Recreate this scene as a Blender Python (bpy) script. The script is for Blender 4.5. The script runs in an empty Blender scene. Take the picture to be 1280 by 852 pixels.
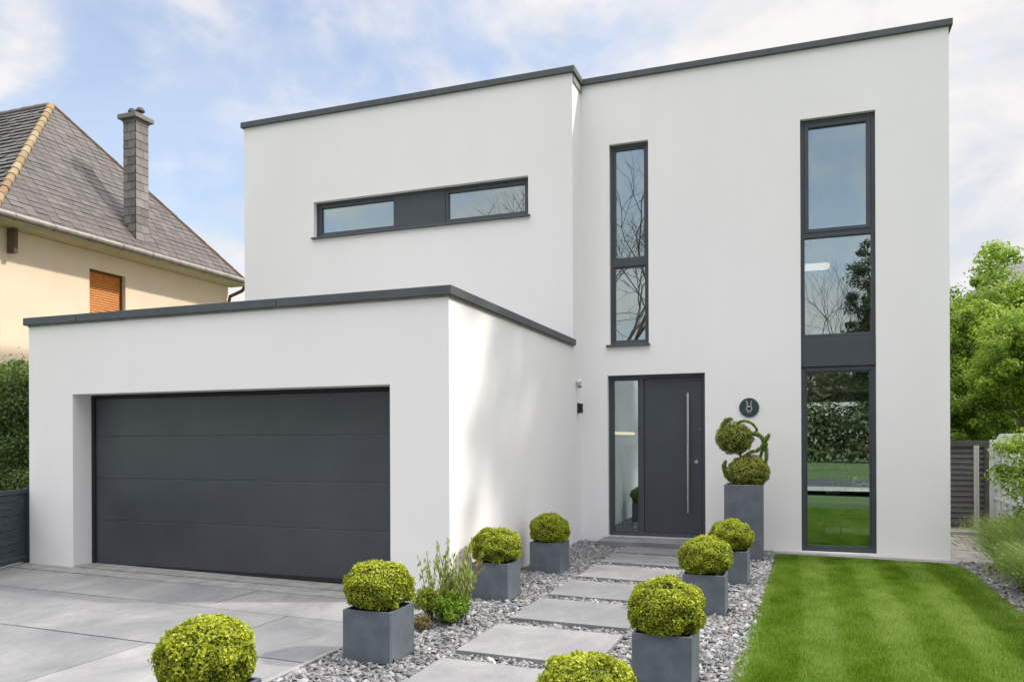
import bpy, math, random
import numpy as np
from mathutils import Vector
R = math.radians
rng = np.random.default_rng(7)
random.seed(7)
sc = bpy.context.scene
col = sc.collection

# ------------------------------------------------------------------ materials
def newmat(name):
    m = bpy.data.materials.new(name); m.use_nodes = True
    nt = m.node_tree; nt.nodes.clear()
    out = nt.nodes.new('ShaderNodeOutputMaterial')
    return m, nt, out
def N(nt, typ, ins=None, **kw):
    n = nt.nodes.new(typ)
    for k, v in kw.items(): setattr(n, k, v)
    for k, v in (ins or {}).items():
        if isinstance(v, bpy.types.NodeSocket): nt.links.new(v, n.inputs[k])
        else: n.inputs[k].default_value = v
    return n
def ramp(nt, fac, stops):
    r = N(nt, 'ShaderNodeValToRGB', {'Fac': fac}); e = r.color_ramp.elements
    while len(e) < len(stops): e.new(0.5)
    for i, (p, c) in enumerate(stops):
        e[i].position = p; e[i].color = (*c, 1)
    return r.outputs['Color']
def noise(nt, scale, detail=4, rough=.55, vec=None, dist=0):
    n = N(nt, 'ShaderNodeTexNoise', {'Scale': scale, 'Detail': detail, 'Roughness': rough, 'Distortion': dist})
    if vec is None: vec = N(nt, 'ShaderNodeTexCoord').outputs['Object']
    nt.links.new(vec, n.inputs['Vector'])
    return n.outputs['Fac']
def simple(name, a, b=None, rough=.6, scale=3, bump=0, bscale=120, metal=0, spec=.5, lo=.35, hi=.65, detail=5, coat=0):
    m, nt, out = newmat(name)
    p = N(nt, 'ShaderNodeBsdfPrincipled', {'Roughness': rough, 'Metallic': metal, 'Specular IOR Level': spec, 'Coat Weight': coat})
    if b is None: b = tuple(x*.88 for x in a)
    nt.links.new(ramp(nt, noise(nt, scale, detail), [(lo, b), (hi, a)]), p.inputs['Base Color'])
    if bump:
        bn = N(nt, 'ShaderNodeBump', {'Strength': bump, 'Distance': .01, 'Height': noise(nt, bscale, 3)})
        nt.links.new(bn.outputs[0], p.inputs['Normal'])
    nt.links.new(p.outputs[0], out.inputs[0])
    return m
def leafmat(name, dark, light, trans=.35, rough=.45, mid=None):
    m, nt, out = newmat(name)
    at = N(nt, 'ShaderNodeAttribute', attribute_name='tint')
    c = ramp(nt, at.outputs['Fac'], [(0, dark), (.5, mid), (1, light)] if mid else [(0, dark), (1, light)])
    p = N(nt, 'ShaderNodeBsdfPrincipled', {'Roughness': rough, 'Base Color': c, 'Specular IOR Level': .3})
    t = N(nt, 'ShaderNodeBsdfTranslucent', {'Color': c})
    mx = N(nt, 'ShaderNodeMixShader', {0: trans, 1: p.outputs[0], 2: t.outputs[0]})
    nt.links.new(mx.outputs[0], out.inputs[0])
    return m

M = {}
def wallmat():
    m, nt, out = newmat('render_white')
    co = N(nt, 'ShaderNodeTexCoord').outputs['Object']
    st = N(nt, 'ShaderNodeMapping', {'Vector': co, 'Scale': (.9, .9, .25)}).outputs[0]
    c = ramp(nt, noise(nt, .9, 5, .6, st), [(.25, (.765, .748, .744)), (.55, (.80, .782, .776)), (.8, (.812, .793, .786))])
    p = N(nt, 'ShaderNodeBsdfPrincipled', {'Roughness': .85, 'Base Color': c, 'Specular IOR Level': .25})
    bn = N(nt, 'ShaderNodeBump', {'Strength': .35, 'Distance': .004, 'Height': noise(nt, 160, 4, .7, co)})
    b2 = N(nt, 'ShaderNodeBump', {'Strength': .25, 'Distance': .02, 'Height': noise(nt, 2.2, 3, .5, co), 'Normal': bn.outputs[0]})
    nt.links.new(b2.outputs[0], p.inputs['Normal']); nt.links.new(p.outputs[0], out.inputs[0])
    return m
M['wall'] = wallmat()
M['anth'] = simple('anthracite_metal', (.052, .062, .073), (.046, .055, .066), rough=.42, scale=6, bump=.04, bscale=400)
M['coping'] = simple('anthracite_coping', (.07, .082, .09), (.055, .065, .072), rough=.5, scale=8, bump=.05, bscale=200)
M['gdoor'] = simple('garage_door_steel', (.052, .059, .068), (.043, .049, .058), rough=.36, scale=2.5, bump=.12, bscale=220)
M['door'] = simple('door_paint', (.046, .055, .068), (.040, .049, .062), rough=.4, scale=3, bump=.06, bscale=300)
M['rubber'] = simple('black_rubber', (.012, .012, .013), rough=.7)
M['steel'] = simple('brushed_steel', (.62, .62, .61), (.5, .5, .5), rough=.28, metal=1, scale=30)
M['zinc'] = simple('zinc_gutter', (.27, .255, .225), (.19, .175, .15), rough=.5, metal=.4, scale=9)
M['white_plastic'] = simple('white_plastic', (.75, .75, .74), rough=.4)
M['planter'] = simple('fibre_clay_grey', (.125, .145, .168), (.078, .092, .112), rough=.5, scale=7, bump=.18, bscale=60, lo=.3, hi=.72, detail=9)
M['soil'] = simple('potting_soil', (.05, .036, .025), (.02, .015, .01), rough=.95, scale=40, bump=.6, bscale=90)
M['threshold'] = simple('aluminium_threshold', (.6, .6, .6), rough=.4, metal=.5)
M['interior'] = simple('interior_plaster', (.55, .53, .50), rough=.8)
M['intfloor'] = simple('interior_floor', (.16, .14, .11), rough=.35, scale=4)
M['black_wood'] = simple('black_wood', (.012, .011, .010), rough=.5)
M['oak'] = simple('pale_oak', (.33, .30, .22), (.24, .2, .14), rough=.5, scale=6)
M['green_fabric'] = simple('sea_green_fabric', (.08, .20, .18), rough=.9)
M['sofa'] = simple('olive_fabric', (.10, .12, .03), rough=.9)
M['render_yellow'] = simple('cream_render', (.76, .625, .475), (.72, .585, .44), rough=.9, scale=1.3, bump=.2, bscale=60)
M['soffit'] = simple('cream_soffit', (.52, .45, .30), rough=.8)
M['shutter'] = simple('orange_shutter', (.62, .24, .05), (.52, .19, .035), rough=.55, scale=12)
M['brown'] = simple('brown_timber', (.11, .06, .035), rough=.7)
M['ridge'] = simple('lichen_clay_tile', (.50, .36, .14), (.34, .15, .07), rough=.9, scale=7, bump=.4, bscale=40, lo=.3, hi=.6)
M['bark'] = simple('bark', (.16, .13, .105), (.08, .065, .05), rough=.9, scale=14, bump=.6, bscale=30)
M['stem'] = simple('green_stem', (.13, .16, .05), (.08, .09, .03), rough=.7)
M['panel'] = simple('pale_fence_panel', (.52, .56, .56), (.38, .42, .42), rough=.6, scale=2.5, bump=.1, bscale=50)
M['gate'] = simple('dark_gate_board', (.060, .060, .060), (.040, .040, .040), rough=.6, scale=6)
M['fence'] = simple('blue_grey_boards', (.040, .055, .070), (.032, .043, .056), rough=.55, scale=6)
M['post'] = simple('weathered_post', (.36, .37, .34), rough=.8)
M['concrete'] = simple('concrete_kerb', (.29, .285, .275), (.20, .198, .195), rough=.9, scale=6, bump=.3, bscale=80)
M['joint'] = simple('sandy_joint', (.05, .048, .044), rough=.95, scale=30)
M['grnd'] = simple('rough_grass_ground', (.065, .115, .022), (.05, .08, .02), rough=1, scale=.4)
M['bed'] = simple('gravel_bed_soil', (.10, .095, .09), (.05, .048, .045), rough=.95, scale=60)
M['turf'] = simple('turf_soil', (.035, .075, .010), (.025, .05, .008), rough=.95, scale=25)
M['pave'] = simple('weathered_flagstone', (.36, .345, .32), (.22, .215, .20), rough=.9, scale=5, bump=.4, bscale=30)
M['redroof'] = simple('grey_roof', (.13, .13, .14), rough=.8)

def slabmat():
    m, nt, out = newmat('grey_porcelain_stone')
    co = N(nt, 'ShaderNodeTexCoord').outputs['Object']
    st = N(nt, 'ShaderNodeMapping', {'Vector': co, 'Scale': (1.3, .85, 1), 'Rotation': (0, 0, .5)}).outputs[0]
    at = N(nt, 'ShaderNodeAttribute', attribute_name='tint')
    c = ramp(nt, noise(nt, 1.5, 8, .68, st, .5), [(.32, (.155, .159, .168)), (.5, (.205, .208, .212)), (.66, (.262, .261, .258))])
    c2 = ramp(nt, noise(nt, 70, 5, .8, co), [(.3, (.84, .84, .84)), (.62, (1.07, 1.07, 1.07))])
    mm = N(nt, 'ShaderNodeMix', {0: 1.0, 6: c, 7: c2}, data_type='RGBA', blend_type='MULTIPLY')
    vr = ramp(nt, at.outputs['Fac'], [(0, (.84, .845, .855)), (1, (1.10, 1.09, 1.075))])
    m2 = N(nt, 'ShaderNodeMix', {0: 1.0, 6: mm.outputs[2], 7: vr}, data_type='RGBA', blend_type='MULTIPLY')
    p = N(nt, 'ShaderNodeBsdfPrincipled', {'Roughness': .62, 'Base Color': m2.outputs[2], 'Specular IOR Level': .4})
    bn = N(nt, 'ShaderNodeBump', {'Strength': .18, 'Distance': .006, 'Height': noise(nt, 9, 6, .65, co)})
    nt.links.new(bn.outputs[0], p.inputs['Normal']); nt.links.new(p.outputs[0], out.inputs[0])
    return m
M['slab'] = slabmat()
def tintmat(name, stops, rough=.75):
    m, nt, out = newmat(name)
    at = N(nt, 'ShaderNodeAttribute', attribute_name='tint')
    c = ramp(nt, at.outputs['Fac'], stops)
    c2 = ramp(nt, noise(nt, 90, 3, .6), [(.3, (.8, .8, .8)), (.65, (1.1, 1.1, 1.1))])
    mm = N(nt, 'ShaderNodeMix', {0: 1.0, 6: c, 7: c2}, data_type='RGBA', blend_type='MULTIPLY')
    p = N(nt, 'ShaderNodeBsdfPrincipled', {'Roughness': rough, 'Base Color': mm.outputs[2]})
    nt.links.new(p.outputs[0], out.inputs[0])
    return m
M['hiptile'] = tintmat('lichen_hip_tiles', [(0, (.22, .14, .08)), (.5, (.27, .195, .10)), (1, (.31, .25, .15))], .9)
M['stone'] = tintmat('slate_chips', [(0, (.08, .084, .09)), (.4, (.175, .177, .183)), (.75, (.29, .288, .285)), (.93, (.43, .42, .41)), (1, (.34, .27, .23))])
M['slate'] = tintmat('roof_slates', [(0, (.066, .058, .054)), (.5, (.092, .081, .076)), (1, (.125, .112, .104))], .7)
M['chimslate'] = tintmat('chimney_slates', [(0, (.10, .088, .082)), (.5, (.165, .15, .142)), (1, (.24, .22, .21))], .7)

def glassmat():
    m, nt, out = newmat('window_glass')
    tr = N(nt, 'ShaderNodeBsdfTransparent', {'Color': (.86, .92, .89, 1)})
    gl = N(nt, 'ShaderNodeBsdfGlossy', {'Color': (.86, .97, 1, 1), 'Roughness': 0.0})
    fr = N(nt, 'ShaderNodeFresnel', {'IOR': 1.6})
    mr = N(nt, 'ShaderNodeMapRange', {'Value': fr.outputs[0], 'From Min': 0, 'From Max': 1, 'To Min': .27, 'To Max': 1})
    mx = N(nt, 'ShaderNodeMixShader', {0: mr.outputs[0], 1: tr.outputs[0], 2: gl.outputs[0]})
    nt.links.new(mx.outputs[0], out.inputs[0])
    return m
M['glass'] = glassmat()
def emit(name, c, s):
    m, nt, out = newmat(name)
    e = N(nt, 'ShaderNodeEmission', {'Color': (*c, 1), 'Strength': s}); nt.links.new(e.outputs[0], out.inputs[0]); return m
M['lamp'] = emit('lamp_glow', (1, .78, .62), .62)
M['warm'] = emit('warm_strip_glow', (1, .74, .36), .8)
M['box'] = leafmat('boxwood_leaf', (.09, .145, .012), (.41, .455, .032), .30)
M['inner_core'] = simple('dark_core', (.035, .04, .012), (.02, .022, .008), rough=1, scale=30)  # for solid cores, coloured dark like the shade inside foliage
M['topi'] = leafmat('topiary_leaf', (.09, .14, .02), (.42, .44, .08), .3)
M['moss'] = leafmat('moss_leaf', (.12, .20, .02), (.34, .46, .06), .4)
M['hedge'] = leafmat('hedge_leaf', (.05, .09, .02), (.19, .27, .07), .3)
M['bright'] = leafmat('spring_leaf', (.11, .20, .02), (.34, .48, .05), .42)
M['mid'] = leafmat('mid_green_leaf', (.085, .16, .018), (.34, .47, .05), .45)
M['conif'] = leafmat('conifer_leaf', (.02, .045, .015), (.07, .11, .03), .15)
M['grassb'] = leafmat('grass_blade', (.065, .125, .008), (.33, .43, .12), .4, .5, (.165, .30, .012))
M['lav'] = leafmat('lavender_leaf', (.13, .20, .09), (.40, .52, .10), .4)
M['herb'] = leafmat('herb_leaf', (.18, .25, .06), (.50, .56, .15), .45)
M['greenb'] = leafmat('bush_leaf', (.07, .14, .012), (.26, .40, .035), .35)
M['straw'] = leafmat('straw_leaf', (.22, .20, .06), (.50, .40, .16), .3)
M['drygrn'] = leafmat('creeper_leaf', (.14, .13, .05), (.30, .22, .12), .3)

# ------------------------------------------------------------------ mesh helpers
def origin_of(parent):
    o = Vector((0, 0, 0)); p = parent
    while p is not None: o += Vector(p.location); p = p.parent
    return o
def link(name, me, mat, parent=None, bevel=0, smooth=False):
    o = bpy.data.objects.new(name, me); col.objects.link(o)
    if mat is not None: me.materials.append(mat)
    if parent is not None: o.parent = parent
    if smooth: me.polygons.foreach_set('use_smooth', [True]*len(me.polygons))
    if bevel:
        b = o.modifiers.new('bevel', 'BEVEL'); b.width = bevel; b.segments = 2; b.limit_method = 'ANGLE'; b.angle_limit = R(40)
    return o
class MB:
    def __init__(s): s.v = []; s.f = []; s.t = []
    def add(s, vs, fs, tint=.5):
        n = len(s.v); s.v += [tuple(map(float, v)) for v in vs]; s.f += [tuple(n+i for i in f) for f in fs]; s.t += [tint]*len(vs); return s
    def box(s, x0, x1, y0, y1, z0, z1, tint=.5):
        return s.add([(x0,y0,z0),(x1,y0,z0),(x1,y1,z0),(x0,y1,z0),(x0,y0,z1),(x1,y0,z1),(x1,y1,z1),(x0,y1,z1)],
            [(0,3,2,1),(4,5,6,7),(0,1,5,4),(1,2,6,5),(2,3,7,6),(3,0,4,7)], tint)
    def tube(s, pts, rad, n=8, cap=True, tint=.5):
        pts = [Vector(p) for p in pts]
        if not hasattr(rad, '__len__'): rad = [rad]*len(pts)
        base = len(s.v); prev = None
        for i, p in enumerate(pts):
            d = (pts[min(i+1, len(pts)-1)] - pts[max(i-1, 0)]).normalized()
            if prev is None: prev = d.orthogonal().normalized()
            u = (prev - d*prev.dot(d))
            u = u.normalized() if u.length > 1e-6 else d.orthogonal().normalized()
            prev = u; w = d.cross(u)
            for k in range(n):
                a = 2*math.pi*k/n; s.v.append(tuple(p + (u*math.cos(a) + w*math.sin(a))*rad[i])); s.t.append(tint)
        for i in range(len(pts)-1):
            for k in range(n):
                a = base+i*n+k; b = base+i*n+(k+1) % n; s.f.append((a, b, b+n, a+n))
        if cap:
            s.f.append(tuple(base+k for k in range(n))[::-1]); s.f.append(tuple(base+(len(pts)-1)*n+k for k in range(n)))
        return s
    def lathe(s, c, prof, n=24, axis='z', tint=.5):
        base = len(s.v)
        for (r, h) in prof:
            for k in range(n):
                a = 2*math.pi*k/n
                q = (r*math.cos(a), r*math.sin(a), h)
                if axis == 'y': q = (q[0], q[2], q[1])
                if axis == 'x': q = (q[2], q[0], q[1])
                s.v.append((c[0]+q[0], c[1]+q[1], c[2]+q[2])); s.t.append(tint)
        for i in range(len(prof)-1):
            for k in range(n):
                a = base+i*n+k; b = base+i*n+(k+1) % n; s.f.append((a, b, b+n, a+n))
        s.f.append(tuple(base+k for k in range(n))[::-1]); s.f.append(tuple(base+(len(prof)-1)*n+k for k in range(n)))
        return s
    def build(s, name, mat, parent=None, bevel=0, smooth=False, fix=True):
        o = origin_of(parent)
        me = bpy.data.meshes.new(name)
        me.from_pydata([(x-o.x, y-o.y, z-o.z) for x, y, z in s.v], [], s.f)
        at = me.attributes.new('tint', 'FLOAT', 'POINT'); at.data.foreach_set('value', s.t)
        if fix:
            import bmesh
            bm = bmesh.new(); bm.from_mesh(me); bmesh.ops.recalc_face_normals(bm, faces=bm.faces); bm.to_mesh(me); bm.free()
        return link(name, me, mat, parent, bevel, smooth)
def npmesh(name, V, F, tint, mat, parent=None, local=False):
    """V (n,3), F (m,k)"""
    V = np.asarray(V, np.float32)
    if parent is not None and not local:
        o = origin_of(parent); V = V - np.array([o.x, o.y, o.z], np.float32)
    me = bpy.data.meshes.new(name); m, k = F.shape
    me.vertices.add(len(V)); me.vertices.foreach_set('co', V.ravel())
    me.loops.add(m*k); me.loops.foreach_set('vertex_index', F.ravel().astype(np.int32))
    me.polygons.add(m); me.polygons.foreach_set('loop_start', np.arange(0, m*k, k, dtype=np.int32))
    me.update(calc_edges=True)
    at = me.attributes.new('tint', 'FLOAT', 'POINT'); at.data.foreach_set('value', np.asarray(tint, np.float32))
    return link(name, me, mat, parent)
def unit(a): return a/np.maximum(np.linalg.norm(a, axis=-1, keepdims=True), 1e-9)
def leafcards(P, Nrm, L, W, tint, jit=.7, up=0.0):
    n = len(P)
    nn = unit(Nrm + rng.normal(size=(n, 3))*jit)
    t = rng.normal(size=(n, 3)) + np.array([0, 0, up]); t = unit(t - nn*np.sum(t*nn, 1, keepdims=True))
    w = np.cross(nn, t)
    L = L*rng.uniform(.7, 1.3, (n, 1)); W = W*rng.uniform(.7, 1.3, (n, 1))
    a = P - t*L*.5; b = P + w*W*.5 + nn*W*.18 - t*L*.05; c = P + t*L*.5 - nn*L*.1; d = P - w*W*.5 + nn*W*.18 - t*L*.05
    V = np.stack([a, b, c, d], 1).reshape(-1, 3)
    F = np.arange(4*n).reshape(n, 4)
    return V, F, np.repeat(np.clip(tint, 0, 1), 4)
def tag(o, label=None, cat=None, group=None, kind=None):
    if label: o['label'] = label
    if cat: o['category'] = cat
    if group: o['group'] = group
    if kind: o['kind'] = kind
    return o
def empty(name, loc, label, cat, group=None):
    o = bpy.data.objects.new(name, None); o.empty_display_size = .2; col.objects.link(o); o.location = loc
    return tag(o, label, cat, group)
def copy_tree(o, parent=None):
    c = o.copy(); col.objects.link(c); c.parent = parent
    for ch in list(o.children): copy_tree(ch, c)
    return c

XC = 1.85
def zg(x): return -.016*(min(max(x, -14), 6) - XC)
def sheet(name, poly, dz, mat):
    mb = MB(); mb.add([(x, y, zg(x)+dz) for x, y in poly], [tuple(range(len(poly)))])
    o = mb.build(name, mat, fix=False); o['kind'] = 'structure'; return o
def tilt_slab(mb, x0, x1, y0, y1, top, th, j=.006, tint=None):
    q = [(x0+rng.uniform(-j, j), y0+rng.uniform(-j, j)), (x1+rng.uniform(-j, j), y0+rng.uniform(-j, j)), (x1+rng.uniform(-j, j), y1+rng.uniform(-j, j)), (x0+rng.uniform(-j, j), y1+rng.uniform(-j, j))]
    dz = rng.uniform(-.002, .002)
    vs = [(x, y, zg(x)+top-th) for x, y in q] + [(x, y, zg(x)+top+dz) for x, y in q]
    mb.add(vs, [(0,3,2,1),(4,5,6,7),(0,1,5,4),(1,2,6,5),(2,3,7,6),(3,0,4,7)], rng.uniform(0, 1) if tint is None else tint)

# ------------------------------------------------------------------ the setting
mb = MB()
xs = [-300, -14, 6, 300]; ys = [-300, -4, 25, 300]
vs = [(x, y, zg(x)-.05) for y in ys for x in xs]
fs = [(j*4+i, j*4+i+1, j*4+i+5, j*4+i+4) for j in range(3) for i in range(3)]
mb.add(vs, fs); g = mb.build('ground', M['grnd'], fix=False); g['kind'] = 'structure'

# driveway: large stone slabs over a sandy bed
sheet('driveway_bed', [(-9.6, -1), (-3.30, -1), (-3.30, 7.27), (-9.6, 7.27)], -.022, M['joint'])
mb = MB()
rows = [(-1, .2), (.2, 1.37), (1.37, 2.54), (2.54, 3.63), (3.63, 4.73), (4.73, 5.885), (5.885, 6.72)]
cols = {0: [-9.6, -7.6, -5.4, -3.30], 1: [-9.6, -8.4, -6.2, -4.2, -3.30], 2: [-9.6, -7.5, -5.5, -3.30], 3: [-9.6, -8.2, -6.3, -4.7, -3.30], 4: [-9.6, -7.2, -4.72, -3.30], 5: [-9.6, -8.05, -6.15, -4.29, -3.30], 6: [-9.6, -7.0, -5.25, -3.30]}
for r, (a, b) in enumerate(rows):
    c = cols[r]
    for i in range(len(c)-1): tilt_slab(mb, c[i]+.007, c[i+1]-.007, a+.007, b-.007, 0, .02, .002)
o = mb.build('driveway', M['slab'], bevel=.002); o['kind'] = 'structure'
mb = MB(); tilt_slab(mb, -9.1, -6.1, 6.73, 7.0, .003, .02, 0); tilt_slab(mb, -6.09, -3.30, 6.73, 7.0, .003, .02, 0)
tilt_slab(mb, -8.11, -3.88, 7.005, 7.30, .018, .03, 0)
o = mb.build('garage_apron', M['concrete'], bevel=.003); o['kind'] = 'structure'
mb = MB(); tilt_slab(mb, -3.295, -3.255, -1, 6.98, .012, .1, 0)
o = mb.build('kerb_strip', M['concrete'], bevel=.003); o['kind'] = 'structure'
sheet('gravel_bed', [(-3.25, -1), (-.36, -1), (-.36, 11.9), (-3.22, 11.9)], -.03, M['bed'])
sheet('side_gravel_bed', [(1.9, -1), (3.1, -1), (3.1, 12.1), (1.9, 12.1)], -.03, M['bed'])
# pale strip along the wall and flagstone path at the side of the house
mb = MB(); tilt_slab(mb, -.36, 1.9, 11.66, 11.895, .012, .06, 0)
o = mb.build('house_edge_strip', M['concrete']); o['kind'] = 'structure'
mb = MB()
yy = 11.9
while yy < 15.4:
    xx = 1.88
    while xx < 3.05:
        w = rng.uniform(.32, .6); d = .45
        tilt_slab(mb, xx+.01, min(xx+w, 3.08)-.01, yy+.01, yy+d-.01, .0, .05, .02); xx += w
    yy += .45
tilt_slab(mb, 1.9, 3.08, 15.42, 15.9, .05, .14, .01)
o = mb.build('side_path', M['pave'], bevel=.006); o['kind'] = 'structure'

sheet('pavement', [(-60, -3.2), (60, -3.2), (60, -1.0), (-60, -1.0)], .02, M['pave'])
M['asphalt'] = simple('asphalt', (.06, .06, .062), (.045, .045, .047), rough=.9, scale=20, bump=.3)
sheet('road', [(-60, -9.5), (60, -9.5), (60, -3.2), (-60, -3.2)], -.03, M['asphalt'])
# lawn
LW = [(-.47, 2.5), (-.44, 5.5), (-.30, 11.62), (1.72, 11.62), (1.93, 11.25), (1.90, 8.3), (1.9, 2.5)]
sheet('lawn', LW, .0, M['turf'])
def in_lawn(x, y):
    left = np.interp(y, [2.5, 5.5, 11.62], [-.47, -.44, -.30]); right = np.interp(y, [2.5, 8.3, 11.25, 11.62], [1.9, 1.90, 1.93, 1.72])
    return (x > left-.01) & (x < right+.01)
n = 330000
y = 4.3 + (11.63-4.3)*rng.random(n)**1.15; x = rng.uniform(-.52, 1.97, n); k = in_lawn(x + .02*np.sin(y*37)+.012*np.sin(y*91), y); x = x[k]; y = y[k]; n = len(x)
ph = np.sin((x+.03*np.sin(y*.6))*2*math.pi/.60 + .4)
stripe = 1/(1+np.exp(-ph*5))
lean = np.stack([rng.normal(0, .35, n), (stripe-.5)*.50 + rng.normal(0, .3, n), np.ones(n)], 1)
hgt = rng.uniform(.022, .04, n)[:, None]
base = np.stack([x, y, -.016*(x-XC)], 1)
ang = rng.uniform(0, 2*math.pi, n); w = np.stack([np.cos(ang), np.sin(ang), np.zeros(n)], 1)*rng.uniform(.0022, .0042, n)[:, None]
tip = base + unit(lean)*hgt
V = np.stack([base-w, base+w, tip], 1).reshape(-1, 3); F = np.arange(3*n).reshape(n, 3)
def blotch(x, y, s, seed):
    r = np.random.default_rng(seed); v = 0
    for i in range(10):
        a = r.uniform(0, 2*math.pi); f = s*r.uniform(.5, 2.2); v = v + np.sin((x*np.cos(a)+y*np.sin(a))*f + r.uniform(0, 6.3))
    return v/3.2
tn = .52 + .17*(stripe-.5) + .10*blotch(x, y, 2.2, 3) + .09*blotch(x, y, 9, 4) + rng.normal(0, .26, n)  # stripe term paints the sheen of the leaning blades into the tint
o = npmesh('grass', V, F, np.repeat(np.clip(tn, 0, 1), 3), M['grassb'])
tag(o, 'short mown striped grass blades of the front lawn', 'grass', kind='stuff')

# stepping slabs
SL = [(1.95, 2.85), (3.08, 3.98), (4.22, 5.12), (5.34, 6.25), (6.48, 7.38), (7.59, 8.45), (8.70, 9.58), (9.82, 10.62), (10.78, 11.36)]
desc = {2: 'grey paving slab cut by the bottom edge, nearest the camera',
 3: 'square grey stepping slab nearest the camera of those fully in view',
 4: 'grey stepping slab second from the front, level with the gap behind the largest right planter',
 5: 'grey stepping slab third from the front, beside the planter in the middle of the right row',
 6: 'grey stepping slab fourth from the front, beside the rear right boxwood planter',
 7: 'grey stepping slab second from the doorstep, beside the farthest left planter',
 8: 'narrow shaded grey slab lying directly before the doorstep'}
for i, (a, b) in enumerate(SL):
    if i < 2: continue
    mb = MB(); tilt_slab(mb, -2.42, -1.36, a, b, .032, .06, .006)
    cx, cy = -1.89, (a+b)/2
    mb.v = [(vx-cx, vy-cy, vz) for vx, vy, vz in mb.v]
    o = mb.build('paving_slab', M['slab'], bevel=.004); o.location = (cx, cy, 0)
    tag(o, desc[i], 'paving slab', 'stepping slabs leading to the door')

# slate chips
OBST = [(-2.42, -1.36, a, b) for a, b in SL]
PL = {'B': (-3.10, -2.73, 4.90, 5.28), 'C': (-3.08, -2.70, 7.20, 7.58), 'D': (-3.04, -2.66, 8.85, 9.22), 'G': (-1.05, -.66, 7.37, 7.75), 'H': (-.95, -.57, 9.04, 9.42), 'T': (-.99, -.50, 10.90, 11.39), 'F': (-1.04, -.65, 5.03, 5.41),
      'E': (-1.09, -.71, 3.21, 3.59)}
def chips(name, x0, x1, y0, y1, n, obst, seed, label):
    r = np.random.default_rng(seed)
    x = r.uniform(x0, x1, n); y = r.uniform(y0, y1, n)
    ok = np.ones(n, bool)
    for (a, b, c, d) in obst:
        m_ = .012
        ok &= ~((x > a-m_) & (x < b+m_) & (y > c-m_) & (y < d+m_))
    x = x[ok]; y = y[ok]; n = len(x)
    sx = r.gamma(5, .0034, n)+.004; sy = sx*r.uniform(.4, .95, n); sz = sx*r.uniform(.12, .34, n)
    z = -.016*(x-XC) - .026 + r.uniform(0, .032, n)
    # irregular flattened 8-point chip: two offset quads
    U = np.array([[-1,-.8,-1],[.9,-1,-1],[1,.8,-1],[-.8,1,-1],[-.75,-.9,1],[.8,-.7,1],[.75,.85,1],[-.95,.7,1]], float)
    P = U[None]*(1 + r.uniform(-.5, .4, (n, 8, 3)))*np.stack([sx, sy, sz], 1)[:, None, :]
    th = r.uniform(0, 2*math.pi, n); tx = r.normal(0, .42, n); ty = r.normal(0, .42, n)
    c, s = np.cos(th), np.sin(th)
    X = P[..., 0]; Y = P[..., 1]; Z = P[..., 2]
    X, Z = X*np.cos(ty)[:, None]+Z*np.sin(ty)[:, None], -X*np.sin(ty)[:, None]+Z*np.cos(ty)[:, None]
    Y, Z = Y*np.cos(tx)[:, None]-Z*np.sin(tx)[:, None], Y*np.sin(tx)[:, None]+Z*np.cos(tx)[:, None]
    X, Y = X*c[:, None]-Y*s[:, None], X*s[:, None]+Y*c[:, None]
    V = np.stack([X+x[:, None], Y+y[:, None], Z+z[:, None]], 2).reshape(-1, 3)
    f = np.array([[0,3,2,1],[4,5,6,7],[0,1,5,4],[1,2,6,5],[2,3,7,6],[3,0,4,7]])
    F = (f[None] + (np.arange(n)*8)[:, None, None]).reshape(-1, 4)
    t = np.clip(r.beta(2.2, 2.4, n), 0, .92); t[r.random(n) < .02] = 1
    o = npmesh(name, V, F, np.repeat(t, 8), M['stone'])
    tag(o, label, 'gravel', kind='stuff')
obs = OBST + [v for v in PL.values()] + [(-2.62, -1.2, 11.38, 11.9)]
chips('gravel', -3.24, -.38, 3.6, 11.88, 84000, obs, 11, 'loose grey slate chips around the stepping slabs and planters')
chips('side_gravel', 1.93, 2.9, 4, 12.0, 20000, [], 12, 'narrow strip of grey slate chips right of the lawn')

# ------------------------------------------------------------------ the white house
X1, XR, XL, Y1, YB, YG, YD = -3.22, 1.85, -9.20, 11.90, 11.42, 6.99, 7.27
YBACK, ZT = 20.0, 7.14
house = empty('house', (X1, Y1, 0), 'modern white rendered flat-roofed house with anthracite trim', 'house')
def facade(mb, u0, u1, v0, v1, holes, y, depth):
    us = sorted({u0, u1, *[h[0] for h in holes], *[h[1] for h in holes]}); vs_ = sorted({v0, v1, *[h[2] for h in holes], *[h[3] for h in holes]})
    for i in range(len(us)-1):
        for j in range(len(vs_)-1):
            a, b, c, d = us[i], us[i+1], vs_[j], vs_[j+1]; mu, mv = (a+b)/2, (c+d)/2
            if any(h[0] < mu < h[1] and h[2] < mv < h[3] for h in holes): continue
            mb.add([(a, y, c), (b, y, c), (b, y, d), (a, y, d)], [(0, 1, 2, 3)])
    for (a, b, c, d) in holes:
        y2 = y+depth
        mb.add([(a,y,c),(a,y2,c),(a,y2,d),(a,y,d)], [(0,1,2,3)]); mb.add([(b,y,c),(b,y,d),(b,y2,d),(b,y2,c)], [(0,1,2,3)])
        mb.add([(a,y,d),(a,y2,d),(b,y2,d),(b,y,d)], [(0,1,2,3)]); mb.add([(a,y,c),(b,y,c),(b,y2,c),(a,y2,c)], [(0,1,2,3)])
def quad(mb, *p): mb.add(p, [(0, 1, 2, 3)])
HD = (-2.81, -1.345, .16, 2.63); HT = (-.015, .955, .06, 6.16); HN = (-2.77, -2.17, 3.10, 6.17)
mb = MB(); facade(mb, X1, XR, -.15, ZT, [HD, HT, HN], Y1, .3)
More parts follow.
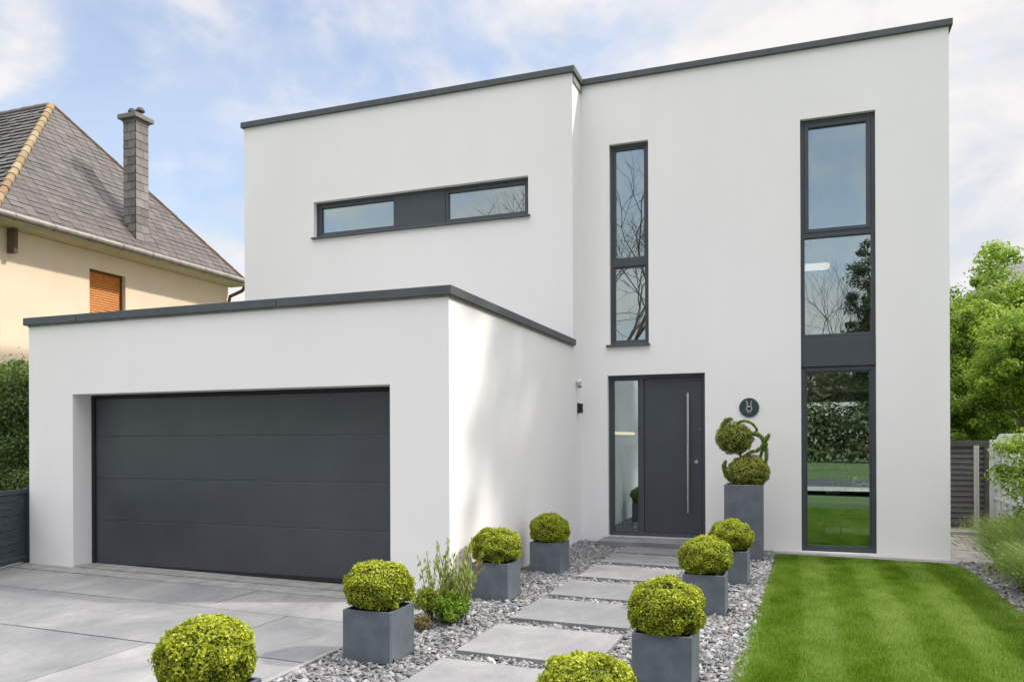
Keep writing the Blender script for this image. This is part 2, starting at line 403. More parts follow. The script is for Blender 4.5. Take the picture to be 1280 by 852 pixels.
quad(mb, (XR,Y1,-.15),(XR,YBACK,-.15),(XR,YBACK,ZT),(XR,Y1,ZT)); facade(mb, X1, XR, -.15, ZT, [(-.4, 1.65, .12, 2.5), (-3.0, -1.0, .12, 2.4)], YBACK, -.3)  # rear openings added to let daylight into the ground-floor rooms
quad(mb, (X1,Y1,-.15),(X1,Y1,ZT),(X1,YBACK,ZT),(X1,YBACK,-.15))
mb.build('wall', M['wall'], house, fix=False)
HS = (-7.77, -3.92, 5.09, 5.69)
mb = MB(); facade(mb, XL, X1, -.15, ZT, [HS], YB, .3)
quad(mb, (X1,YB,-.15),(X1,Y1,-.15),(X1,Y1,ZT),(X1,YB,ZT)); quad(mb, (XL,YB,-.15),(XL,YB,ZT),(XL,YBACK,ZT),(XL,YBACK,-.15))
quad(mb, (XL,YBACK,-.15),(X1,YBACK,-.15),(X1,YBACK,ZT),(XL,YBACK,ZT))
mb.build('wall', M['wall'], house, fix=False)
HG = (-8.12, -3.87, -.15, 2.21); XGL = -8.83
mb = MB(); facade(mb, XGL, X1, -.15, 3.07, [HG], YG, .34)
quad(mb, (X1,YG,-.15),(X1,YB,-.15),(X1,YB,3.07),(X1,YG,3.07)); quad(mb, (XGL,YG,-.15),(XGL,YG,3.07),(XGL,YB,3.07),(XGL,YB,-.15))
mb.build('wall', M['wall'], house, fix=False)
mb = MB(); mb.box(X1+.02, XR-.02, Y1+.02, YBACK, ZT-.12, ZT-.02); mb.box(XL+.02, X1+.02, YB+.02, YBACK, ZT-.12, ZT-.03)
mb.box(XGL+.02, X1-.02, YG+.02, YB-.005, 2.9, 3.0)
mb.build('roof', M['concrete'], house)
# coping
ov = .045
def cop(parts, seams=()):
    mb = MB()
    for p in parts: mb.box(*p)
    return mb.build('roof_coping', M['coping'], house, bevel=.006)
cop([(X1-ov+.055, XR+ov, Y1-ov, Y1+.3, 7.135, 7.225), (XR-.3, XR+ov, Y1+.3, YBACK, 7.135, 7.225)])
cop([(XL-ov, X1+ov, YB-ov, YB+.3, 7.14, 7.235), (X1-.3, X1+ov, YB+.3, Y1+.2, 7.14, 7.232), (XL-ov, XL+.3, YB+.3, YBACK, 7.14, 7.235)])
cop([(XGL-ov, -8.02, YG-ov, YG+.3, 3.06, 3.15), (-8.012, -5.2, YG-ov, YG+.3, 3.06, 3.15), (-5.192, X1+ov, YG-ov, YG+.3, 3.06, 3.15), (X1-.3, X1+ov, YG+.3, 9.3, 3.06, 3.149), (X1-.3, X1+ov, 9.306, YB+.02, 3.06, 3.149), (XGL-ov, XGL+.3, YG+.3, YB, 3.06, 3.149)])
# grey drip line under the garage coping
mb = MB(); mb.box(X1+.002, X1+.014, YG-.01, YB, 3.035, 3.06); mb.box(XGL, X1+.014, YG-.014, YG-.002, 3.04, 3.06); mb.build('coping_trim', M['zinc'], house)

def frame_rect(mb, a, b, c, d, y0, y1, t):
    mb.box(a, a+t, y0, y1, c, d); mb.box(b-t, b, y0, y1, c, d); mb.box(a+t, b-t, y0, y1, c, c+t); mb.box(a+t, b-t, y0, y1, d-t, d)
def pane(parent, a, b, c, d, y):
    mb = MB(); mb.box(a, b, y, y+.012, c, d); return mb.build('pane', M['glass'], parent)
# strip window
yf = YB+.09
mb = MB(); a, b, c, d = HS
frame_rect(mb, a, b, c, d, yf, yf+.09, .035)
frame_rect(mb, a+.036, -6.245, c+.036, d-.036, yf+.012, yf+.08, .055); frame_rect(mb, -5.36, b-.036, c+.036, d-.036, yf+.012, yf+.08, .055)
w = mb.build('window', M['anth'], house, bevel=.004)
pane(w, a+.09, -6.30, c+.09, d-.09, yf+.045); pane(w, -5.305, b-.09, c+.09, d-.09, yf+.045)
mb = MB(); mb.box(-6.243, -5.362, yf+.004, yf+.06, c+.036, d-.036); mb.build('panel', M['anth'], w, bevel=.003)
mb = MB(); mb.box(a-.03, b+.03, YB-.045, YB+.085, c-.032, c-.003); mb.build('sill', M['coping'], w, bevel=.004)
# narrow window
yf = Y1+.07; a, b, c, d = HN
mb = MB(); frame_rect(mb, a, b, c, d, yf, yf+.09, .05); mb.box(a+.05, b-.05, yf, yf+.09, 4.30, 4.41); frame_rect(mb, a+.051, b-.051, 4.41, d-.051, yf+.014, yf+.08, .03); frame_rect(mb, a+.051, b-.051, c+.051, 4.30, yf+.014, yf+.08, .02)
w = mb.build('window', M['anth'], house, bevel=.004)
pane(w, a+.08, b-.08, 4.44, d-.08, yf+.045); pane(w, a+.07, b-.07, c+.07, 4.28, yf+.045)
mb = MB(); mb.box(a-.05, b+.02, Y1-.05, Y1+.065, c-.035, c-.004); mb.build('sill', M['coping'], w, bevel=.004)
# tall window upper
a, b, c, d = HT
mb = MB(); frame_rect(mb, a, b, 3.07, d, yf, yf+.09, .055); mb.box(a+.055, b-.055, yf, yf+.09, 4.49, 4.56); frame_rect(mb, a+.056, b-.056, 4.56, d-.056, yf-.008, yf+.08, .055)
w = mb.build('window', M['anth'], house, bevel=.004)
pane(w, a+.11, b-.11, 4.615, d-.11, yf+.04); pane(w, a+.055, b-.055, 3.125, 4.49, yf+.045)
mb = MB(); mb.box(a, b, Y1+.045, Y1+.16, 2.665, 3.066); mb.build('spandrel_panel', M['anth'], house, bevel=.004)
mb = MB(); frame_rect(mb, a, b, c, 2.66, yf, yf+.09, .06); frame_rect(mb, a+.061, b-.061, c+.061, 2.60, yf+.012, yf+.08, .02)
w = mb.build('window', M['anth'], house, bevel=.004)
pane(w, a+.08, b-.08, c+.08, 2.58, yf+.05)
# front door
a, b, c, d = HD; yd = Y1+.09
mb = MB(); frame_rect(mb, a, b, c+.02, d, yd, yd+.1, .05); mb.box(-2.335, -2.27, yd, yd+.1, c+.07, d-.05); frame_rect(mb, a+.051, -2.336, c+.071, d-.051, yd+.01, yd+.08, .025)
fd = mb.build('front_door', M['anth'], house, bevel=.004)
mb = MB(); mb.box(-2.266, -1.399, yd+.02, yd+.085, c+.072, d-.053); lf = mb.build('door_leaf', M['door'], fd, bevel=.004)
pane(fd, a+.076, -2.361, c+.096, d-.076, yd+.045)
mb = MB(); mb.tube([(-1.60, yd-.045, .55), (-1.60, yd-.045, 2.34)], .019, 16); mb.tube([(-1.60, yd-.045, .75), (-1.60, yd+.03, .75)], .010, 8); mb.tube([(-1.60, yd-.045, 2.14), (-1.60, yd+.03, 2.14)], .010, 8)
mb.build('handle', M['steel'], fd, smooth=True).data.polygons.foreach_set('use_smooth', [False]*0) if False else mb.build('handle', M['steel'], fd)
mb = MB(); mb.lathe((-1.485, yd+.02, 1.31), [(.030, 0), (.030, -.012), (.024, -.018), (.001, -.018)], 20, 'y'); mb.build('lock', M['steel'], fd)
mb = MB(); mb.lathe((-1.43, yd+.02, 1.80), [(.012, 0), (.012, -.006), (.001, -.006)], 12, 'y'); mb.build('peephole', M['zinc'], fd)
mb = MB(); mb.box(a, b, Y1-.012, yd+.1, c-.0, c+.018); mb.build('threshold', M['threshold'], fd, bevel=.003)
mb = MB()
mb.box(-2.86, -1.2, 11.42, Y1-.003, -.02, .158)
o = mb.build('doorstep', M['slab'], house, bevel=.006)
# garage door
mb = MB(); a, b = HG[0], HG[1]
mb.box(a, a+.05, YD-.02, YD+.05, .12, 2.21); mb.box(b-.05, b, YD-.02, YD+.05, .12, 2.21); mb.box(a+.05, b-.05, YD-.018, YD+.05, 2.17, 2.21)
gd = mb.build('garage_door', M['rubber'], house)
mb = MB(); mb.box(a+.051, b-.051, YD+.005, YD+.03, .18, 2.168); mb.build('seam_backing', M['gdoor'], gd)
zs = [.175, .70, 1.205, 1.71, 2.168]
for i in range(4):
    mb = MB(); mb.box(a+.052, b-.052, YD, YD+.04, zs[i]+.0012, zs[i+1]-.0012); mb.build('door_section', M['gdoor'], gd, bevel=.006)
mb = MB(); mb.box(a+.052, b-.052, YD+.003, YD+.035, .135, .177); mb.build('rubber_seal', M['rubber'], gd)
# interior shell
mb = MB(); mb.box(X1+.03, XR-.03, 15.5, 15.6, 2.72, 7.0); mb.box(-.72, -.62, Y1+.31, 19.6, -.1, 7.0); mb.box(XL+.03, X1-.03, 14.5, 14.6, 3.3, 7.0)
mb.box(X1+.03, XR-.03, Y1+.31, 19.69, 2.72, 2.98); mb.box(X1+.03, XR-.03, Y1+.31, 15.5, 6.8, 6.9)
mb.build('interior_wall', M['interior'], house)
mb = MB(); mb.box(X1+.03, XR-.03, Y1+.31, 19.69, -.05, .10); mb.box(XL+.03, X1-.03, YB+.31, 14.5, 3.2, 3.3); mb.box(XGL+.05, X1-.05, YD+.1, YB-.05, -.1, .12)
mb.build('interior_floor', M['intfloor'], house)

# fittings on the wall
pq = empty('house_number', (-.72, Y1, 2.105), 'round dark green house number plaque on the white wall right of the door', 'house number')
mb = MB(); mb.lathe((-.72, Y1-.003, 2.105), [(.132, 0), (.138, -.006), (.138, -.014), (.133, -.018), (.001, -.018)], 40, 'y')
M['plaque'] = simple('dark_green_enamel', (.030, .055, .055), rough=.35); M['num'] = simple('silver_numeral', (.45, .50, .48), rough=.4, metal=.3)
mb.build('disc', M['plaque'], pq)
mb = MB(); yn = Y1-.026
def arc(cx, cz, r, a0, a1, n=14, rz=None): return [(-.72+cx+r*math.cos(R(a0+(a1-a0)*i/n)), yn, 2.105+cz+(rz or r)*math.sin(R(a0+(a1-a0)*i/n))) for i in range(n+1)]
mb.tube(arc(0, -.022, .036, 0, 360, 24), .0075, 6, False)
mb.tube(arc(0, .043, .030, 130, 410, 16), .0070, 6)
mb.tube([(-.765, yn, 2.20), (-.748, yn, 2.183), (-.742, yn, 2.165)], .006, 6); mb.tube([(-.675, yn, 2.20), (-.692, yn, 2.183), (-.698, yn, 2.165)], .006, 6)
mb.tube([(-.735, yn, 2.04), (-.738, yn, 2.017)], .005, 6); mb.tube([(-.705, yn, 2.04), (-.702, yn, 2.017)], .005, 6)
mb.build('numeral', M['num'], pq)
sn = empty('motion_sensor', (X1, 11.60, 2.5), 'small white motion sensor high on the corner wall left of the door', 'motion sensor')
mb = MB(); mb.lathe((X1+.002, 11.60, 2.53), [(.035, 0), (.040, .02), (.038, .05), (.028, .07), (.001, .078)], 20, 'x'); mb.build('housing', M['white_plastic'], sn, smooth=True)
mb = MB(); mb.lathe((X1+.05, 11.60, 2.45), [(.012, -.02), (.024, -.015), (.030, 0), (.030, .03), (.001, .035)], 16); mb.build('lens', M['zinc'], sn, smooth=True)
dl = empty('wall_light', (X1, 11.66, 2.13), 'small dark rectangular wall light below the motion sensor', 'wall light')
mb = MB(); mb.box(X1+.002, X1+.02, 11.63, 11.71, 2.05, 2.21); mb.build('backplate', M['anth'], dl, bevel=.003)
mb = MB(); mb.box(X1+.021, X1+.075, 11.635, 11.705, 2.06, 2.20); mb.build('lamp_body', M['rubber'], dl, bevel=.006)
mb = MB(); mb.box(X1+.025, X1+.07, 11.64, 11.70, 2.052, 2.059); mb.build('lamp_lens', M['zinc'], dl)

# inside the house, seen through glass
pl = empty('pendant_lamp', (.2, 14.2, 4.5), 'pale glowing oval lamp seen through the upper tall window', 'lamp')
mb = MB(); mb.tube([(-.12, 14.2, 4.53), (.40, 14.2, 4.53)], [.06, .06], 14); mb.tube([(-.16, 14.2, 4.53), (-.12, 14.2, 4.53)], [.03, .06], 14); mb.tube([(.40, 14.2, 4.53), (.44, 14.2, 4.53)], [.06, .03], 14)
mb.build('lamp_shade', M['lamp'], pl, smooth=False)
mb = MB(); mb.tube([(.14, 14.2, 4.57), (.14, 14.2, 6.8)], .004, 6); mb.build('cord', M['rubber'], pl)
ls = empty('light_strip', (-3.19, 14.5, 1.7), 'thin warm light strip seen through the door sidelight', 'light strip')
mb = MB(); mb.box(-3.19, -3.165, 13.6, 15.6, 1.72, 1.82); mb.build('bracket', M['oak'], ls)
mb = MB(); mb.box(-3.163, -3.13, 13.62, 15.58, 1.74, 1.79); mb.build('glowing_tube', M['warm'], ls)
tb = empty('low_table', (.5, 13.1, .1), 'low pale table with thin legs behind the ground floor window', 'table')
M['matt_black'] = simple('matt_black', (.02, .019, .018), rough=1, spec=.05)
mb = MB(); mb.box(-.35, 1.3, 12.8, 13.5, .52, .56); mb.build('tabletop', M['matt_black'], tb, bevel=.004)
for (lx, ly) in ((-.3, 12.85), (1.24, 12.85), (-.3, 13.44), (1.24, 13.44)):
    mb = MB(); mb.box(lx-.02, lx+.02, ly-.02, ly+.02, .10, .52); mb.build('leg', M['oak'], tb)
cb = empty('sideboard', (.5, 14, .1), 'pale wooden sideboard behind the low table indoors', 'sideboard')
mb = MB(); mb.box(-.4, 1.5, 13.9, 14.35, .2, .75); mb.build('carcass', M['oak'], cb, bevel=.004)
for q in range(3):
    mb = MB(); mb.box(-.39+q*.63, .22+q*.63, 13.88, 13.899, .21, .74); mb.build('door', M['oak'], cb, bevel=.003)
ch = empty('slatted_chair', (.8, 13.2, .1), 'black slatted chair back seen through the ground floor window', 'chair')
for q in range(5):
    mb = MB(); mb.box(.52, 1.05, 12.68, 12.70, .56+q*.085, .62+q*.085); mb.build('slat', M['black_wood'], ch)
for lx in (.52, 1.02):
    mb = MB(); mb.box(lx, lx+.03, 12.70, 12.73, .10, 1.02); mb.build('leg', M['black_wood'], ch)
mb = MB(); mb.box(.53, 1.04, 12.3+.13, 12.68, .44, .48); mb.build('seat', M['black_wood'], ch)
ac = empty('armchair', (.1, 13.3, .1), 'sea green armchair seen through the left of the ground floor window', 'armchair')
mb = MB(); mb.box(-.1, .34, 13.55, 13.68, .56, 1.12); mb.build('backrest', M['green_fabric'], ac, bevel=.04)
mb = MB(); mb.box(-.1, .34, 13.69, 13.86, .10, .55); mb.build('seat', M['green_fabric'], ac, bevel=.03)

ip = empty('reflection_planter', (-2.62, 12.75, .1), 'round plant on a tall grey planter added behind the door sidelight for its reflected ball', 'potted plant')  # planter added behind the glass in place of a reflected ball
mb = MB(); mb.box(-2.78, -2.46, 12.6, 12.9, .10, 1.14); mb.build('planter', M['planter'], ip, bevel=.006)

# ------------------------------------------------------------------ boxwood planters
def ball_cards(n, rx, rz, cz, L, W, lumps=5, base_r=.0, seed=0, bot=-.62, tb=.5):
    r = np.random.default_rng(seed)
    d = unit(r.normal(size=(int(n*1.6), 3))); d = d[d[:, 2] > bot][:n]; m = len(d)
    rad = 1 - .16*r.random(m)**1.6
    bump = 0
    for i in range(14):
        k = unit(r.normal(size=3)); bump = bump + .0165*np.sin(d@k*r.uniform(5, 16) + r.uniform(0, 6))
    rad = rad*(1+bump) + np.where(r.random(m) < .06, r.uniform(0, .06, m), 0)
    P = d*rad[:, None]*np.array([rx, rx, rz]) + np.array([0, 0, cz])
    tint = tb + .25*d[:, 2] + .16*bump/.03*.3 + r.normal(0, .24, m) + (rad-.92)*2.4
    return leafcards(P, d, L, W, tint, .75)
def ellipsoid(mb, c, rx, ry, rz, n=20, m=12):
    prof = [(max(math.sin(math.pi*i/m), .001), -math.cos(math.pi*i/m)) for i in range(m+1)]
    b = len(mb.v); mb.lathe((0, 0, 0), prof, n)
    for i in range(b, len(mb.v)):
        x, y, z = mb.v[i]; mb.v[i] = (c[0]+x*rx, c[1]+y*ry, c[2]+z*rz)
def planter_box(mb, s, h, t=.02, z0=0):
    mb.box(-s, s, -s, -s+t, z0, h); mb.box(-s, s, s-t, s, z0, h); mb.box(-s, -s+t, -s+t, s-t, z0, h); mb.box(s-t, s, -s+t, s-t, z0, h); mb.box(-s+t, s-t, -s+t, s-t, z0, z0+.02)
def make_box(seed, r, rz, label):
    root = empty('potted_boxwood', (0, 0, 0), label, 'potted plant', 'clipped box balls in square grey planters')
    mb = MB(); planter_box(mb, .19, .37); mb.build('planter', M['planter'], root, bevel=.005)
    mb = MB(); mb.box(-.168, .168, -.168, .168, .021, .325); mb.build('soil', M['soil'], root)
    mb = MB(); mb.tube([(0, 0, .30), (.01, 0, .42), (0, .01, .52)], [.022, .018, .012], 8); mb.build('stem', M['bark'], root)
    cz = .705-rz
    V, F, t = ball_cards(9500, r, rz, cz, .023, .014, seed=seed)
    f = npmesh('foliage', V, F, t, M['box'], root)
    mb = MB(); ellipsoid(mb, (0, 0, cz), r*.86, r*.86, rz*.86); mb.build('twig_core', M['inner_core'], f, smooth=True)  # solid ball whose dark colour stands for shade between the leaves
    return root
PB = [
 (None, (-2.79, 3.16), 0, 'boxwood ball before the driveway, leftmost of all and cut by the lower edge'),
 (None, (-2.915, 5.09), 1.57, 'boxwood ball in a grey cube planter beside the wild herbs at the garage corner'),
 (None, (-2.89, 7.39), 3.14, 'boxwood ball in a grey planter against the middle of the garage side wall'),
 (None, (-2.85, 9.04), 0, 'farthest boxwood ball on the left of the slabs, smallest, by the garage side wall'),
 (None, (-.90, 3.40), 0, 'boxwood ball between slabs and lawn of which only the crown shows at the bottom edge'),
 (None, (-.845, 5.22), 1.57, 'largest boxwood ball right of the slabs, in a grey planter reaching the bottom edge'),
 (None, (-.855, 7.56), 3.14, 'middle boxwood ball of the right row, overlapping the foot of the front door'),
 (None, (-.76, 9.23), 4.71, 'rear boxwood ball of the right row, just before the tall planter')]
SZ = [(.238, .200), (.256, .192), (.258, .196), (.242, .20), (.25, .20), (.252, .208), (.244, .20), (.247, .195)]
for i, (o, (px, py), rot, lab) in enumerate(PB):
    o = make_box(100+i, SZ[i][0], SZ[i][1], lab)
    if i == 4: o.scale = (.91, .91, .945)
    o.location = (px, py, zg(px)-.005); o['label'] = lab
    o.rotation_euler.z = R(rng.uniform(-1.2, 1.2))

V, F, t = ball_cards(5000, .185, .185, 1.34, .022, .013, seed=77, bot=-1)
npmesh('foliage', V + np.array([-2.62, 12.75, 0]), F, t, M['hedge'], ip)
# tall planter with spiral topiary
tp = empty('tall_planter', (-.745, 11.145, zg(-.7)), 'tall grey planter with a two-ball curly topiary under the house number', 'potted plant')
def off(mb): mb.v = [(x-.745, y+11.145, z+zg(-.7)) for x, y, z in mb.v]; return mb
mb = MB(); planter_box(mb, .243, 1.0, .025); off(mb).build('planter', M['planter'], tp, bevel=.006)
mb = MB(); mb.box(-.217, .217, -.217, .217, .021, .95); off(mb).build('soil', M['soil'], tp)
mb = MB(); mb.tube([(0, 0, .9), (.02, 0, 1.15), (-.05, 0, 1.4), (-.11, .0, 1.6)], [.022, .02, .018, .012], 8); off(mb).build('stem', M['bark'], tp)
V, F, t = ball_cards(6000, .285, .235, 1.16, .034, .011, seed=21, bot=-.75, tb=.55)
V = V*np.array([1, .85, 1]) + np.array([-.69, 11.15, zg(-.7)+.0])
lo = npmesh('lower_foliage', V, F, t, M['topi'], tp)
mb = MB(); ellipsoid(mb, (-.69, 11.15, 1.16+.04), .235, .2, .195); mb.build('twig_core', M['inner_core'], lo, smooth=True)  # dark filler for the shaded inside of the topiary
V, F, t = ball_cards(6000, .245, .215, 1.62, .026, .012, seed=22, bot=-1, tb=.4)
V = V*np.array([1, .85, 1]) + np.array([-.87, 11.15, zg(-.7)])
uo = npmesh('upper_foliage', V, F, t, M['topi'], tp)
mb = MB(); ellipsoid(mb, (-.87, 11.15, 1.62+.04), .21, .18, .18); mb.build('twig_core', M['inner_core'], uo, smooth=True)
def spline(pts, n=10):
    out = []; P = [Vector(p) for p in pts]; P = [P[0]*2-P[1]] + P + [P[-1]*2-P[-2]]
    for i in range(1, len(P)-2):
        for k in range(n):
            t = k/n; a, b, c, d = P[i-1], P[i], P[i+1], P[i+2]
            out.append(.5*((2*b)+(c-a)*t+(2*a-5*b+4*c-d)*t*t+(3*b-a-3*c+d)*t*t*t))
    out.append(P[-2]); return out
arms = [([(-1.03, 11.1, 1.62), (-1.03, 11.08, 1.78), (-.98, 11.08, 1.89), (-.90, 11.08, 1.92)], .042, .030),
        ([(-.86, 11.1, 1.82), (-.78, 11.08, 1.885), (-.68, 11.08, 1.88), (-.60, 11.1, 1.82), (-.58, 11.12, 1.75), (-.66, 11.12, 1.70)], .020, .010),
        ([(-.70, 11.1, 1.70), (-.60, 11.08, 1.72), (-.51, 11.08, 1.67), (-.49, 11.08, 1.58), (-.56, 11.08, 1.50), (-.66, 11.08, 1.47), (-.72, 11.1, 1.40)], .034, .024),
        ([(-.415, 11.1, 1.71), (-.47, 11.1, 1.60), (-.45, 11.1, 1.45), (-.47, 11.1, 1.30), (-.50, 11.1, 1.2)], .034, .022),
        ([(-.53, 11.1, 1.40), (-.50, 11.1, 1.50), (-.44, 11.1, 1.58)], .02, .015),
        ([(-.98, 11.1, 1.35), (-1.005, 11.1, 1.28), (-.985, 11.1, 1.17), (-.93, 11.1, 1.10)], .026, .03)]
for (pts, r0, r1) in arms:
    s = spline(pts); mb = MB(); rr = [(r0+(r1-r0)*i/(len(s)-1))*.72*(1 if 2 < i < len(s)-2 else .6) for i in range(len(s))]
    mb.tube(s, [q*.75 for q in rr], 8); ob = mb.build('curl', M['stem'], tp, smooth=True)
    S = np.array([tuple(p) for p in s]); n = 1000; i = rng.uniform(0, len(S)-1.001, n); k = i.astype(int); fr = (i-k)[:, None]
    P0 = S[k]*(1-fr)+S[k+1]*fr; d = unit(rng.normal(size=(n, 3))); P0 = P0 + d*np.array(rr)[k][:, None]*rng.uniform(.7, 1.6, (n, 1))
    V, F, t = leafcards(P0, d, .027, .012, .5+rng.normal(0, .25, n), .5)
    npmesh('curl_leaves', V, F, t, M['moss'], ob)

# ------------------------------------------------------------------ small plants at the garage corner
def blades(center, n, rad, h0, h1, wid, spread, seed, curl=.5, tmean=.5):
    r = np.random.default_rng(seed)
    a = r.uniform(0, 2*math.pi, n); rr = rad*np.sqrt(r.random(n)); bx = center[0]+rr*np.cos(a); by = center[1]+rr*np.sin(a)
    out = np.stack([np.cos(a), np.sin(a), np.zeros(n)], 1)*(spread*(.2+rr/rad)*r.uniform(.3, 1.2, n))[:, None] + r.normal(0, .08, (n, 3))*spread
    H = r.uniform(h0, h1, n)
    V = []; ks = [0, .4, .75, 1.0]; wd = [1, .9, .6, .05]
    b = np.stack([bx, by, np.full(n, center[2])], 1); q = r.uniform(0, 2*math.pi, n); w = np.stack([np.cos(q), np.sin(q), np.zeros(n)], 1)*wid
    for k_, wk in zip(ks, wd):
        p = b + out*(k_**1.7) + np.stack([0*H, 0*H, H*(k_-curl*.35*k_**3)], 1)
        V += [p-w*wk, p+w*wk]
    V = np.stack(V, 1).reshape(-1, 3); i = np.arange(n)*8
    F = np.concatenate([np.stack([i+2*j, i+2*j+1, i+2*j+3, i+2*j+2], 1) for j in range(3)])
    t = np.repeat(np.clip(tmean + r.normal(0, .22, n), 0, 1), 8)
    return V, F, t
# tall herb with leafy stems
hb = empty('herb_plant', (-2.98, 6.25, zg(-3)), 'loose wild herb with tall leafy stems in front of the garage corner', 'plant')
mb = MB(); LP, LD = [], []
for i in range(44):
    a = rng.uniform(0, 6.28); r0 = rng.uniform(0, .16); bx, by = -2.90+r0*math.cos(a)*1.5, 6.25+r0*math.sin(a)
    H = rng.uniform(.35, .62) if i > 8 else rng.uniform(.66, .78)
    tipx = bx+rng.uniform(-.20, .20); tipy = by+rng.uniform(-.12, .12)
    pts = spline([(bx, by, zg(-3)), (bx*.6+tipx*.4, by*.6+tipy*.4, H*.5), (tipx, tipy, H)], 6)
    mb.tube(pts, [.005*(1-.6*k/len(pts)) for k in range(len(pts))], 5)
    for k in range(4, len(pts)):
        for q in range(3):
            p = pts[k]; LP.append((p.x+rng.normal(0, .012), p.y+rng.normal(0, .012), p.z+rng.uniform(-.03, .03))); LD.append(rng.normal(size=3)*np.array([1, 1, .3]))
mb.build('stem', M['stem'], hb)
V, F, t = leafcards(np.array(LP), np.array(LD), .060, .020, .55+rng.normal(0, .25, len(LP)), .3, up=2.5)
npmesh('foliage', V, F, t, M['herb'], hb)
mb = MB(); V, F, t = [], [], []
fp = empty('feathery_grass', (-2.83, 6.28, zg(-3)), 'straw tufted flowering grass spikes behind the green bush at the garage corner', 'plant')
for i in range(6):
    tip = (-2.80+rng.uniform(-.05, .24), 6.3+rng.uniform(-.1, .1), rng.uniform(.5, .76))
    mb.tube(spline([(-2.82, 6.28, zg(-3)), (-2.80, 6.28, .35), tip], 5), .0025, 5)
    tt = Vector(tip); d = (tt-Vector((-2.80, 6.28, .35))).normalized()
    for q in range(60):
        p = tt - d*rng.uniform(0, .16); V.append((p.x+rng.normal(0, .006), p.y+rng.normal(0, .006), p.z))
mb.build('stem', M['stem'], fp)
V2, F2, t2 = leafcards(np.array(V), rng.normal(size=(len(V), 3)), .03, .006, .5+rng.normal(0, .25, len(V)), .5, up=3)
npmesh('spikelets', V2, F2, t2, M['straw'], fp)
def bush(name, label, c, rx, ry, rz, n, L, W, mat, seed, cat='bush', group=None, tb=.45, inner_core=True):
    root = empty(name, (c[0], c[1], zg(c[0])), label, cat, group)
    r = np.random.default_rng(seed); m = int(n)
    nb = max(8, int(26)); ctr = unit(r.normal(size=(nb, 3)))*r.uniform(.45, .8, (nb, 1)); ctr[:, 2] = np.abs(ctr[:, 2])*.9-.05
    k = r.integers(0, nb, m); d = unit(r.normal(size=(m, 3))); P = ctr[k] + d*(.34*r.random((m, 1))**.4)
    P = P*np.array([rx, ry, rz]) + np.array([c[0], c[1], c[2]])
    tn = tb + r.normal(0, .12, nb)[k] + r.normal(0, .16, m) + .18*d[:, 2]
    V, F, t = leafcards(P, d, L, W, tn, .7)
    keep = P[:, 2] > zg(c[0])
    f = npmesh('foliage', V, F, t, mat, root)
    if inner_core:
        mb = MB()
        for i in range(7):
            q = ctr[i]*.8*np.array([rx, ry, rz])+np.array(c); mb.tube([(c[0]+q[0]*0, c[1], zg(c[0])-.02), ((c[0]+q[0])/2, (c[1]+q[1])/2, (c[2]+q[2])/2), tuple(q)], [.012*rx/.2, .008*rx/.2, .004*rx/.2], 5)
        mb.build('twig_core', M['bark'], root)
    return root
bush('low_bush', 'round fresh green bush on the gravel beside the left planter', (-2.80, 6.12, .20), .20, .19, .20, 3600, .026, .012, M['greenb'], 31)
bush('olive_bush', 'yellow green seedling bush between the planter and the rounder green bush', (-3.02, 6.15, .24), .16, .16, .18, 1700, .03, .014, M['box'], 32)
bush('dry_tuft', 'small brownish creeping tuft at the foot of the green bush', (-2.98, 5.88, .12), .12, .10, .11, 1200, .022, .009, M['drygrn'], 33)

# ------------------------------------------------------------------ left gate and hedge
gt = empty('driveway_gate', (-9.02, 7.28, zg(-9)), 'dark blue-grey slatted gate swung open left of the garage', 'gate')
p0 = Vector((-8.98, 7.10)); dr = Vector((.30, -.78)).normalized(); nr = Vector((dr.y, -dr.x))
def along(mb, s0, s1, t0, t1, z0, z1):
    q = [p0+dr*s+nr*t for s, t in ((s0, t0), (s1, t0), (s1, t1), (s0, t1))]
    mb.add([(v.x, v.y, z0) for v in q]+[(v.x, v.y, z1) for v in q], [(0,3,2,1),(4,5,6,7),(0,1,5,4),(1,2,6,5),(2,3,7,6),(3,0,4,7)])
zb = .20
mb = MB(); along(mb, 0, .075, -.035, .035, zb-.03, 1.09); along(mb, 0, 3.2, -.03, .03, 1.02, 1.075); along(mb, .076, 3.2, -.028, .028, zb, zb+.05); mb.build('gate_frame', M['fence'], gt, bevel=.005)
mb = MB()
for i in range(9): along(mb, .077, 3.2, -.014, .010, zb+.065+i*.084, zb+.065+i*.084+.077)
mb.build('slat_panel', M['fence'], gt, bevel=.003)
# hedge
hg = empty('hedge', (-11, 9, zg(-11)), 'dense green hedge left of the garage in front of the cream house', 'hedge')
n = 42000; r = np.random.default_rng(5)
U = r.random(n); side = r.integers(0, 3, n)
hx = r.uniform(-12.2, -9.05, n); hy = r.uniform(7.5, 9.6, n); hz = r.uniform(.1, 2.62, n)
dep = .16*r.random(n)**2
hx2 = np.where(side == 1, -9.02-dep, hx); hy2 = np.where(side == 0, 7.45+dep, hy); hz2 = np.where(side == 2, 2.60-dep, hz)
bl = .07*blotch(hx2+hy2, hz2*1.3, 5, 8)
nrm = np.stack([(side == 1)*1., (side == 0)*-1., (side == 2)*1.], 1)
P = np.stack([hx2, hy2, hz2], 1) + nrm*bl[:, None] + nrm*np.where(r.random(n) < .03, r.uniform(0, .16, n), 0)[:, None]
V, F, t = leafcards(P, nrm, .060, .030, .45 + 2.0*bl + r.normal(0, .2, n), .9)
fo = npmesh('foliage', V, F, t, M['hedge'], hg)
mb = MB(); mb.box(-12.1, -9.18, 7.62, 9.5, .0, 2.42); mb.build('dark_core', M['inner_core'], fo)  # solid block, its dark colour stands for shade within the hedge
